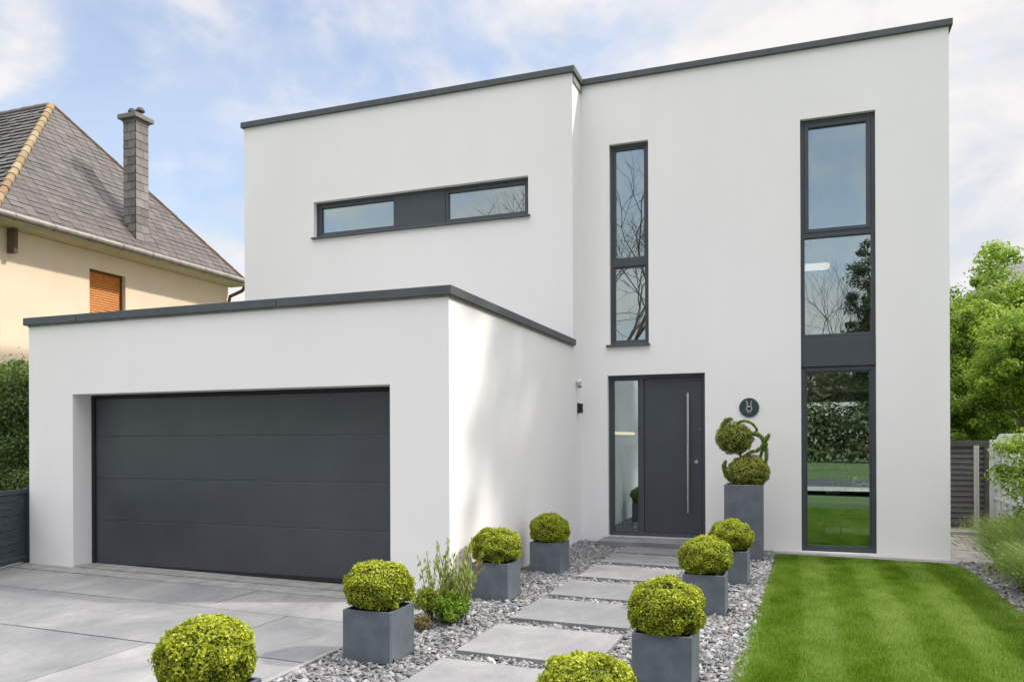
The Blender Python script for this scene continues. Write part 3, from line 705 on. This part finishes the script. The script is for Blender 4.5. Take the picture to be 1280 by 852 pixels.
n = 420; P = np.stack([r.uniform(-12, -9.1, n), r.uniform(7.5, 9.3, n), r.uniform(2.58, 2.80, n)], 1)
V, F, t = leafcards(P, r.normal(size=(n, 3)), .055, .025, .5+r.normal(0, .25, n), .5, up=2); npmesh('fresh_shoots', V, F, t, M['drygrn'], hg)['kind'] = 'stuff'

# ------------------------------------------------------------------ neighbour's house
nh = empty('neighbour_house', (-13, 9.7, 0), 'cream rendered older house with steep slate hipped roof', 'house')
XN, YN0, YN1, ZE = -13.0, 9.75, 15.53, 5.45
W0, W1, V0, V1 = 11.58, 12.45, 3.2, 5.02
mb = MB()
us = [YN0, W0, W1, YN1]; vz = [-.2, V0, V1, ZE+.1]
for i in range(3):
    for j in range(3):
        if i == 1 and j == 1: continue
        quad(mb, (XN, us[i], vz[j]), (XN, us[i+1], vz[j]), (XN, us[i+1], vz[j+1]), (XN, us[i], vz[j+1]))
dX = XN-.14
quad(mb, (XN,W0,V0),(XN,W0,V1),(dX,W0,V1),(dX,W0,V0)); quad(mb, (XN,W1,V0),(dX,W1,V0),(dX,W1,V1),(XN,W1,V1)); quad(mb, (XN,W0,V1),(XN,W1,V1),(dX,W1,V1),(dX,W0,V1)); quad(mb, (XN,W0,V0),(dX,W0,V0),(dX,W1,V0),(XN,W1,V0))
quad(mb, (-25,YN0,-.2),(XN,YN0,-.2),(XN,YN0,ZE+.1),(-25,YN0,ZE+.1)); quad(mb, (-25,YN1,-.2),(-25,YN1,ZE+.1),(XN,YN1,ZE+.1),(XN,YN1,-.2))
mb.build('wall', M['render_yellow'], nh, fix=False)
mb = MB(); z = V1-.02; 
while z > V0:
    mb.add([(dX+.012, W0+.03, z), (dX+.012, W1-.03, z), (dX+.028, W1-.03, z-.042), (dX+.028, W0+.03, z-.042), (dX+.010, W1-.03, z-.046), (dX+.010, W0+.03, z-.046)], [(0, 3, 2, 1), (3, 5, 4, 2)]); z -= .048
nw = mb.build('roller_shutter', M['shutter'], nh, fix=False)
mb = MB(); mb.box(dX, dX+.05, W0, W0+.028, V0, V1); mb.box(dX, dX+.05, W1-.028, W1, V0, V1); mb.box(dX, dX+.09, W0+.028, W1-.028, V1-.018, V1); mb.build('shutter_frame', M['brown'], nw)
Np, Fp, Ap = np.array([-12.55, 9.30, 5.50]), np.array([-12.55, 15.60, 5.50]), np.array([-15.02, 12.45, 8.84])
Rl = np.array([-26, 12.45, 8.84]); Nl = np.array([-26, 9.30, 5.50]); Fl = np.array([-26, 15.60, 5.50])
def courses(mb, e0, e1, a0, a1, rows, lift, slat):
    """slates between eave line e0-e1 and top line a0-a1, one quad per slate"""
    nrm = np.cross(e1-e0, (a0-e0) if np.linalg.norm(a0-e0) > 0 else (a1-e0)); nrm = nrm/np.linalg.norm(nrm); nrm = nrm if nrm[2] > 0 else -nrm
    for i in range(rows):
        t0 = max(i/rows-.006, 0); t1 = (i+1)/rows
        l0, r0 = e0+(a0-e0)*t0, e1+(a1-e1)*t0; l1, r1 = e0+(a0-e0)*t1, e1+(a1-e1)*t1
        L0 = np.linalg.norm(r0-l0); d = (r0-l0)/max(L0, 1e-6); k = max(1, int(L0/slat)); off_ = .5*(i % 2)
        cuts = [0] + [min(max((q+off_)/k, 0), 1) for q in range(k+1)] + [1]
        for q in range(len(cuts)-1):
            u0, u1 = cuts[q]+.001*0, cuts[q+1]
            if u1-u0 < 1e-4: continue
            # keep top edge within the row above
            b0 = l0+(r0-l0)*u0; b1 = l0+(r0-l0)*(u1-.012/max(L0, .1))
            def proj(u):
                x = l0+(r0-l0)*u + (l1-l0) ; # shift up the slope
                return x
            Lt = np.linalg.norm(r1-l1)
            # slates run straight up the slope; clip to the hips
            s0 = np.dot(b0-l1, d); s1 = np.dot(b1-l1, d)
            s0 = min(max(s0, 0), Lt); s1 = min(max(s1, 0), Lt)
            c0 = l1+d*s0; c1 = l1+d*s1
            lf = lift*random.uniform(.7, 1.5)
            vs = [b0+nrm*lf, b1+nrm*lf, c1+nrm*.003, c0+nrm*.003, b0-nrm*.01, b1-nrm*.01]
            mb.add(vs, [(0, 1, 2, 3), (4, 5, 1, 0)], random.betavariate(2.5, 2.5))
mb = MB(); quad(mb, tuple(Np), tuple(Fp), tuple(Ap), tuple(Ap)) if False else mb.add([tuple(Np), tuple(Fp), tuple(Ap)], [(0, 1, 2)]); mb.add([tuple(Nl), tuple(Np), tuple(Ap), tuple(Rl)], [(0, 1, 2, 3)]); mb.add([tuple(Fp), tuple(Fl), tuple(Rl), tuple(Ap)], [(0, 1, 2, 3)])
courses(mb, Np, Fp, Ap, Ap, 30, .011, .23); courses(mb, Nl, Np, Rl, Ap, 26, .025, .25); courses(mb, Fp, Fl, Ap, Rl, 11, .012, .6)
rf = mb.build('roof', M['slate'], nh, fix=False)
def ridge(name, a, b, step, r0, mat):
    mb = MB(); L = np.linalg.norm(b-a); d = (b-a)/L; k = int(L/step)
    for i in range(k):
        p = a+d*(i*step); q = a+d*((i+1)*step+.03); mb.tube([tuple(p), tuple(q)], [r0*random.uniform(1.0, 1.12), r0*.86], 10, tint=random.random())
    return mb.build(name, mat, rf)
ridge('hip_tiles', Np, Ap, .27, .074, M['hiptile']); ridge('hip_tiles', Fp, Ap, .4, .045, M['brown']); ridge('ridge_tiles', Rl, Ap, .35, .07, M['chimslate'])
mb = MB()
for a, b in ((Np, Fp), (Nl, Np)):
    o_ = np.array([.09, 0, -.05]) if a is Np else np.array([0, -.09, -.05])
    A0, B0 = a+o_, b+o_; mb.tube([tuple(A0), tuple(B0)], .062, 10)
    L = np.linalg.norm(B0-A0); d = (B0-A0)/L
    for i in range(int(L/.75)): p = A0+d*(i*.75+.3); mb.tube([tuple(p), tuple(p+d*.03)], .07, 10)
mb.build('gutter', M['zinc'], nh)
mb = MB(); mb.box(-13.0+.003, -12.5, 9.3, 15.6, 5.36, 5.41); mb.box(-25, -12.5, 9.3, 9.745, 5.362, 5.412); mb.box(-12.52, -12.49, 9.3, 15.6, 5.36, 5.47); mb.build('soffit', M['soffit'], nh)
mb = MB(); mb.tube([(-12.50, 15.60, 5.42), (-12.62, 15.57, 5.25), (-12.90, 15.48, 5.12), (-12.94, 15.48, 4.95), (-12.94, 15.48, .2)], .04, 10); mb.build('downpipe', M['brown'], nh)
mb = MB(); mb.box(-12.97, -12.80, 9.86, 9.94, 4.93, 5.36); mb.build('eave_bracket', M['brown'], nh, bevel=.01)
# chimney
x0, x1, y0, y1 = -13.045, -12.73, 12.46, 12.79
chm = MB(); chm.box(x0+.01, x1-.01, y0+.01, y1-.01, 5.5, 8.2, .3)
z = 5.6; i = 0
while z < 8.15:
    hh = .17
    for s in range(2):
        m_ = (y0+y1)/2 + (.04 if i % 2 else -.04); c_ = (x0+x1)/2 + (.04 if i % 2 else -.04)
        ya, yb_ = (y0, m_-.003) if s == 0 else (m_+.003, y1); xa, xb = (x0, c_-.003) if s == 0 else (c_+.003, x1)
        t_ = random.betavariate(2, 2); a_, b_ = .004, .014
        chm.add([(x1+a_, ya, z+hh), (x1+a_, yb_, z+hh), (x1+b_, yb_, z-.005), (x1+b_, ya, z-.005), (x1-.01, ya, z-.005), (x1-.01, yb_, z-.005)], [(0, 3, 2, 1), (3, 4, 5, 2)], min(1, t_+.15))  # sun-facing slates tinted lighter, putting the sunlight into their colour
        t_ = random.betavariate(2, 2)
        chm.add([(xa, y0-a_, z+hh), (xb, y0-a_, z+hh), (xb, y0-b_, z-.005), (xa, y0-b_, z-.005), (xa, y0+.01, z-.005), (xb, y0+.01, z-.005)], [(0, 3, 2, 1), (3, 4, 5, 2)], t_)
    z += hh; i += 1
cm = chm.build('chimney', M['chimslate'], nh, fix=False)
mb = MB(); mb.box(x0-.02, x1+.02, y0-.02, y1+.02, 8.18, 8.235); mb.box(x0-.085, x1+.085, y0-.085, y1+.085, 8.236, 8.335); mb.build('chimney_cap', M['chimslate'], cm, bevel=.012)
M['dark'] = simple('sooty_metal', (.06, .06, .06), rough=.6)
for (cx, cy, zz) in ((-12.95, 12.60, 8.47), (-12.80, 12.66, 8.49)):
    mb = MB(); mb.lathe((cx, cy, 8.335), [(.05, 0), (.05, .07), (.001, .071)], 14); mb.tube([(cx, cy, 8.40), (cx, cy, zz+.02)], .008, 6); mb.lathe((cx, cy, zz), [(.085, -.045), (.088, -.03), (.07, .02), (.03, .045), (.001, .05)], 16); mb.build('cowl', M['dark'], cm)

# ------------------------------------------------------------------ right side: gate, fence, plants
sg = empty('side_gate', (2.3, 16.0, 0), 'dark grey louvred gate between the white house and the pale fence', 'gate')
mb = MB(); mb.box(1.88, 1.95, 15.97, 16.05, 0, 1.6); mb.box(3.02, 3.09, 15.97, 16.05, 0, 1.6); mb.box(1.95, 3.02, 15.97, 16.05, 1.50, 1.6); mb.box(1.95, 3.02, 15.97, 16.05, .06, .13); mb.build('gate_frame', M['gate'], sg, bevel=.005)
mb = MB()
for i in range(14):
    z = .14+i*.097; mb.add([(1.95, 15.985, z), (3.02, 15.985, z), (3.02, 16.03, z+.085), (1.95, 16.03, z+.085), (1.95, 15.992, z-.008), (3.02, 15.992, z-.008), (3.02, 16.037, z+.077), (1.95, 16.037, z+.077)], [(0,1,2,3),(4,7,6,5),(0,4,5,1),(1,5,6,2),(2,6,7,3),(3,7,4,0)])
mb.build('louvre_panel', M['gate'], sg)
pt = empty('gate_post', (2.86, 15.8, 0), 'slim weathered pale post standing in front of the louvred gate', 'post')
mb = MB(); mb.tube([(2.86, 15.8, -.05), (2.86, 15.8, 1.52)], .04, 12); mb.build('shaft', M['post'], pt)
# pale arched fence panels running towards the camera
fr = MB()
fn = empty('garden_fence', (3.12, 14, 0), 'pale grey-green panelled garden fence with rounded top at the right edge', 'fence')
y = 15.7; k = 0
while y > 7:
    ya, yb_ = y-2.45, y
    mb = MB(); top = []
    for i in range(15):
        u = i/14; top.append((ya+(yb_-ya)*u, 1.55+.17*min(1, math.sin(math.pi*u)*2.2)**.6))
    vs = [(3.12, ya, -.05), (3.12, yb_, -.05)] + [(3.12, p, q) for p, q in reversed(top)]
    n0 = len(vs); vs2 = [(3.155, p, q) for _, p, q in vs]
    mb.add(vs+vs2, [tuple(range(n0))[::-1], tuple(range(n0, 2*n0))] + [(i, (i+1) % n0, (i+1) % n0+n0, i+n0) for i in range(n0)])
    mb.build('panel', M['panel'], fn)
    mb = MB()
    for q in range(6): yy = ya+.02+q*(2.41/5); mb.box(3.085, 3.118, yy-.018, yy+.018, .0, 1.53)
    for q in (.12, .6, 1.08, 1.50): mb.box(3.078, 3.117, ya, yb_-.01, q, q+.045)
    mb.build('batten', M['panel'], fn, bevel=.003)
    mb = MB(); mb.box(3.06, 3.16, yb_, yb_+.09, -.05, 1.62); mb.build('post', M['panel'], fn, bevel=.006)
    y -= 2.55
# lavender-like grass clumps along the fence
lv = [((2.52, 11.3, 0), .34, .80, 41, 'feathery yellow green border plant, farthest of the row by the side path'), ((2.66, 10.5, 0), .38, .92, 42, 'silvery green lavender-like clump in the middle of the border by the fence'), ((2.42, 9.75, 0), .30, .62, 43, 'low grey green clump beside the slate chips at the right edge'), ((2.55, 8.9, 0), .36, .80, 44, 'green spiky clump at the right frame edge, nearest of the border row')]
for c, rad, hh, sd, lab in lv:
    V, F, t = blades((c[0], c[1], zg(c[0])-.01), 4200, rad*.6, hh*.5, hh*1.1, .0035, rad*1.25, sd, .5, .5)
    rt = empty('border_plant', (c[0], c[1], zg(c[0])), lab, 'plant', 'clumps in the border along the fence')
    npmesh('leaves', V, F, t, M['lav'], rt)
    r = np.random.default_rng(sd+100); i = r.integers(0, len(V)//8, 1700); tipp = V.reshape(-1, 8, 3)[i, 6]
    P = tipp - np.array([0, 0, 1])*r.uniform(0, .2, (1700, 1)) + r.normal(0, .008, (1700, 3))
    V2, F2, t2 = leafcards(P, r.normal(size=(1700, 3)), .034, .009, .8+r.normal(0, .2, 1700), .4, up=2); npmesh('tips', V2, F2, t2, M['lav'], rt)

# ------------------------------------------------------------------ trees
def branch(mb, p, d, L, r0, depth, tips, spread=.55, gravity=0, ns=6, kids=3, shrink=.72):
    n = 4; pts = [p.copy()]; dd = d.copy()
    for i in range(n):
        dd = (dd + Vector((random.gauss(0, .10), random.gauss(0, .10), random.gauss(0, .06)+gravity))).normalized(); pts.append(pts[-1]+dd*(L/n))
    mb.tube(pts, [r0*(1-.38*i/n) for i in range(n+1)], ns, False)
    if depth == 0: tips.append(pts[-1]); return
    for k in range(kids):
        i = random.choice((2, 3, 4, 4)); q = pts[i]
        ax = dd.orthogonal().normalized(); ax = (ax*math.cos(k*2.1+random.random()) + dd.cross(ax)*math.sin(k*2.1+random.random()))
        nd = (dd + ax*spread*random.uniform(.7, 1.4)).normalized()
        branch(mb, q, nd, L*shrink*random.uniform(.8, 1.15), r0*.60, depth-1, tips, spread, gravity, max(3, ns-1), kids, shrink)
    tips.append(pts[-1])
def bare_tree(loc, H, depth, label, kids=3, spread=.6, r0=.18):
    root = empty('bare_tree', loc, label, 'tree'); mb = MB(); tips = []
    mb.tube([Vector(loc), Vector(loc)+Vector((.05, 0, H*.3))], [r0*1.2, r0], 10)
    for k in range(4):
        a = k*1.6+random.random(); branch(mb, Vector(loc)+Vector((.05, 0, H*.3)), Vector((math.cos(a)*.6, math.sin(a)*.6, 1)).normalized(), H*.25, r0*.6, depth, tips, spread, .02, 6, kids, .74)
    mb.build('trunk', M['bark'], root, fix=False)
    return root
def leafy_tree(loc, H, crown_c, crown_r, nclump, nleaf, L, mat, label, seed, trunk=.12, name='leafy_tree', tb=.5, clr=.22, group=None, up=.0):
    r = np.random.default_rng(seed); root = empty(name, loc, label, 'tree', group)
    cc = np.array(crown_c); cr = np.array(crown_r)
    d = unit(r.normal(size=(nclump, 3))); rad = r.random(nclump)**.45
    wob = 1 + .18*np.sin(d[:, 0]*5+seed)*np.cos(d[:, 2]*4+seed*2) + .10*np.sin(d[:, 1]*9+seed)
    ctr = cc + d*(rad*wob)[:, None]*cr
    k = r.integers(0, nclump, nleaf); q = unit(r.normal(size=(nleaf, 3))); s = (clr*r.uniform(.6, 1.5, nclump))[k]
    P = ctr[k] + q*(s*r.random(nleaf)**.5)[:, None]*np.array([1, 1, .7])*cr.mean()
    tn = tb + r.normal(0, .15, nclump)[k] + r.normal(0, .13, nleaf) + .18*q[:, 2]
    V, F, t = leafcards(P, q+np.array([0, 0, .5]), L, L*.55, tn, .6)
    npmesh('crown', V, F, t, mat, root)
    mb = MB(); base = Vector(loc); top = Vector(tuple(cc)); mb.tube(spline([base, base*.4+top*.6+Vector((.1, .05, 0)), top], 4), [trunk*(1-.07*i) for i in range(9)], 8)
    for i in range(16):
        j = r.integers(0, nclump); e = Vector(tuple(ctr[j])); st = base.lerp(top, r.uniform(.45, .95)); mid = (st+e)/2+Vector((0, 0, .15)); mb.tube(spline([st, mid, e], 4), [trunk*.4*(1-.1*w_) for w_ in range(9)], 5)
    mb.build('trunk', M['bark'], root, fix=False)
    return root
GR = 'trees behind the side gate'
leafy_tree((3.9, 21.5, 0), 5.4, (3.9, 21.5, 3.3), (1.5, 1.4, 2.0), 150, 36000, .095, M['mid'], 'dense mid green tree directly behind the gate, against the house edge', 51, group=GR)
leafy_tree((5.2, 24, 0), 6.6, (5.2, 24, 4.4), (1.7, 1.6, 2.35), 150, 34000, .11, M['bright'], 'tall bright green tree behind the fence, highest at the right edge', 52, group=GR)
leafy_tree((4.7, 18.6, 0), 5, (4.2, 18.6, 3.0), (1.1, 1.0, 1.45), 120, 30000, .08, M['bright'], 'yellow green tree overhanging the top of the pale fence', 53, trunk=.08, group=GR)
leafy_tree((3.3, 19.0, 0), 3.6, (3.0, 19.3, 1.9), (1.2, .8, 1.1), 90, 16000, .08, M['mid'], 'low dark green shrubby tree just above the louvred gate', 54, trunk=.07, tb=.25, group=GR)
leafy_tree((4.5, 27, 0), 6.0, (4.4, 27, 3.2), (2.2, 1.5, 2.9), 150, 26000, .12, M['mid'], 'farther dark green tree seen between the house edge and the brighter trees', 57, tb=.2, group=GR)
leafy_tree((4.3, 12.9, 0), 11.5, (4.3, 12.7, 9.4), (1.2, 2.15, 1.95), 95, 21000, .10, M['mid'], 'tall slender tree added unseen on the right to shade the garage side wall', 58, trunk=.11, clr=.2)  # out-of-view tree added to block sun on the garage side wall
# sprawling shrub over the fence at the frame edge
leafy_tree((2.85, 10.9, 0), 1.6, (2.70, 11.2, 1.22), (.40, .80, .70), 70, 6500, .052, M['bright'], 'loose young shrub with long leafy shoots in front of the pale fence', 55, trunk=.014, name='young_shrub', clr=.30)
bh = leafy_tree((-.5, 26, 0), 3, (-.3, 26, 1.6), (4.6, .9, 1.9), 220, 42000, .14, M['conif'], 'dark green back garden hedge glimpsed straight through the ground floor window', 63, trunk=.06, name='back_hedge', clr=.28)
# neighbour roof among the trees
rh = empty('distant_house', (9, 34, 0), 'distant grey roofed house just visible above the trees', 'house')
mb = MB(); mb.add([(6.0, 33, 6.9), (12, 33, 6.9), (12, 36, 8.6), (7.4, 36, 8.6), (6.0, 39, 6.9), (12, 39, 6.9)], [(0, 1, 2, 3), (3, 2, 5, 4), (0, 3, 4)]); mb.build('roof', M['redroof'], rh, fix=False)
mb = MB(); mb.box(6.9, 12, 33.4, 38.6, 0, 6.9); mb.build('wall', M['render_yellow'], rh)

# across the street, seen only as reflections in the panes
bare_tree((-7.9, -11, 0), 15, 5, 'large leafless tree reflected in the narrow stair window', 3, .62, .17)
bare_tree((2.55, -43, 0), 16, 4, 'slender leafless tree reflected in the tall window', 3, .5, .11)
leafy_tree((3.5, -20, 0), 11.5, (3.45, -20, 6.6), (1.35, 1.25, 5.2), 150, 22000, .14, M['conif'], 'dark conifer reflected at the right of the tall window', 61, trunk=.15, name='conifer', clr=.16)
M['far'] = leafmat('far_leaf', (.07, .075, .035), (.20, .20, .09), .3)
r = np.random.default_rng(9); n = 46000
ux = r.uniform(-26, 30, n); top = 6.0+1.2*np.sin(ux*.5)+1.0*np.sin(ux*1.3+1)+.5*np.sin(ux*3.1); P = np.stack([ux, r.uniform(-40, -36, n), top*r.random(n)**.75], 1)
V, F, t = leafcards(P, r.normal(size=(n, 3))+np.array([0, 1, .6]), .42, .26, .45+.2*np.sin(ux*2.2)+r.normal(0, .2, n), .6)
o = npmesh('tree_line', V, F, t, M['far']); tag(o, 'distant line of trees across the street reflected in the glass', 'trees', kind='stuff')

# ------------------------------------------------------------------ sky and sun
EL, DL = R(44), R(24)
sdir = Vector((math.cos(EL)*math.cos(DL), math.cos(EL)*math.sin(DL), math.sin(EL)))
sl = bpy.data.lights.new('sun', 'SUN'); sl.energy = 2.1; sl.angle = R(2.0); sl.color = (1, .93, .84)
so = bpy.data.objects.new('sun', sl); col.objects.link(so); so.rotation_euler = (-sdir).to_track_quat('-Z', 'Y').to_euler(); so.location = (20, 10, 20)
wd = bpy.data.worlds.new('World'); sc.world = wd; wd.use_nodes = True; nt = wd.node_tree; nt.nodes.clear()
out = nt.nodes.new('ShaderNodeOutputWorld')
sky = N(nt, 'ShaderNodeTexSky', sky_type='NISHITA'); sky.sun_disc = False; sky.sun_elevation = EL; sky.sun_rotation = math.atan2(sdir.x, sdir.y); sky.air_density = 1.0; sky.dust_density = 1.2; sky.ozone_density = .5
tc = N(nt, 'ShaderNodeTexCoord').outputs['Generated']
mp = N(nt, 'ShaderNodeMapping', {'Vector': tc, 'Scale': (1.0, 1.0, 1.9), 'Rotation': (0, 0, .6)}).outputs[0]
n1 = noise(nt, 1.9, 8, .56, mp, .5); n2 = noise(nt, 5.5, 6, .6, mp, .3)
sep = N(nt, 'ShaderNodeSeparateXYZ', {0: tc})
def math_(op, a, b): return N(nt, 'ShaderNodeMath', {0: a, 1: b}, operation=op).outputs[0]
n1 = math_('ADD', math_('MULTIPLY', n1, 1.7), -.33)
cov = math_('ADD', n1, math_('ADD', math_('MULTIPLY', sep.outputs[1], .10), math_('MULTIPLY', sep.outputs[0], .15)))
cov = math_('ADD', cov, math_('MULTIPLY', math_('SUBTRACT', n2, .5), .20))
cov = math_('ADD', cov, math_('MULTIPLY', math_('MULTIPLY', sep.outputs[0], sep.outputs[1]), .22))
cov = math_('ADD', cov, N(nt, 'ShaderNodeMapRange', {'Value': sep.outputs[2], 'From Min': .08, 'From Max': .34, 'To Min': .10, 'To Max': .0}).outputs[0])
cov = math_('ADD', cov, N(nt, 'ShaderNodeMapRange', {'Value': sep.outputs[2], 'From Min': .45, 'From Max': .75, 'To Min': .0, 'To Max': .18}).outputs[0])
fac = N(nt, 'ShaderNodeMapRange', {'Value': cov, 'From Min': .35, 'From Max': .60, 'To Min': .0, 'To Max': 1}, interpolation_type='SMOOTHSTEP').outputs[0]
cc_ = ramp(nt, n2, [(.34, (.76, .80, .86)), (.55, (1, .962, .945))])
hi = N(nt, 'ShaderNodeMapRange', {'Value': sep.outputs[2], 'From Min': .50, 'From Max': .85, 'To Min': 3.9, 'To Max': 15.5}, interpolation_type='SMOOTHSTEP').outputs[0]
cs = N(nt, 'ShaderNodeVectorMath', {0: cc_}, operation='SCALE'); nt.links.new(hi, cs.inputs['Scale']); cs = cs.outputs[0]
veil = N(nt, 'ShaderNodeMix', {0: .30, 6: sky.outputs[0], 7: cs}, data_type='RGBA').outputs[2]
mx = N(nt, 'ShaderNodeMix', {0: fac, 6: veil, 7: cs}, data_type='RGBA')
bg = N(nt, 'ShaderNodeBackground', {'Color': mx.outputs[2], 'Strength': .14}); nt.links.new(bg.outputs[0], out.inputs[0])

# ------------------------------------------------------------------ camera
from mathutils import Matrix
a = math.atan2(363., 987.); roll = .004
Rr = Vector((math.cos(a), math.sin(a), 0)); Fw = Vector((-math.sin(a), math.cos(a), 0)); Up = Vector((0, 0, 1))
cr = Rr*math.cos(roll) - Up*math.sin(roll); cu = Up*math.cos(roll) + Rr*math.sin(roll)
cam = bpy.data.cameras.new('camera'); co = bpy.data.objects.new('camera', cam); col.objects.link(co); sc.camera = co
mt = Matrix((cr, cu, -Fw)).transposed().to_4x4(); mt.translation = Vector((0, 0, 1.65)); co.matrix_world = mt
cam.sensor_width = 36; cam.lens = 987/1280*36; cam.shift_y = (549.5-426)/1280; cam.clip_end = 2000; cam.clip_start = .05
sc.view_settings.view_transform = 'Standard'; sc.view_settings.look = 'None'; sc.view_settings.gamma = 1; sc.view_settings.exposure = .84
sc.render.engine = 'CYCLES'; sc.cycles.max_bounces = 7; sc.cycles.transparent_max_bounces = 12; sc.cycles.use_denoising = True
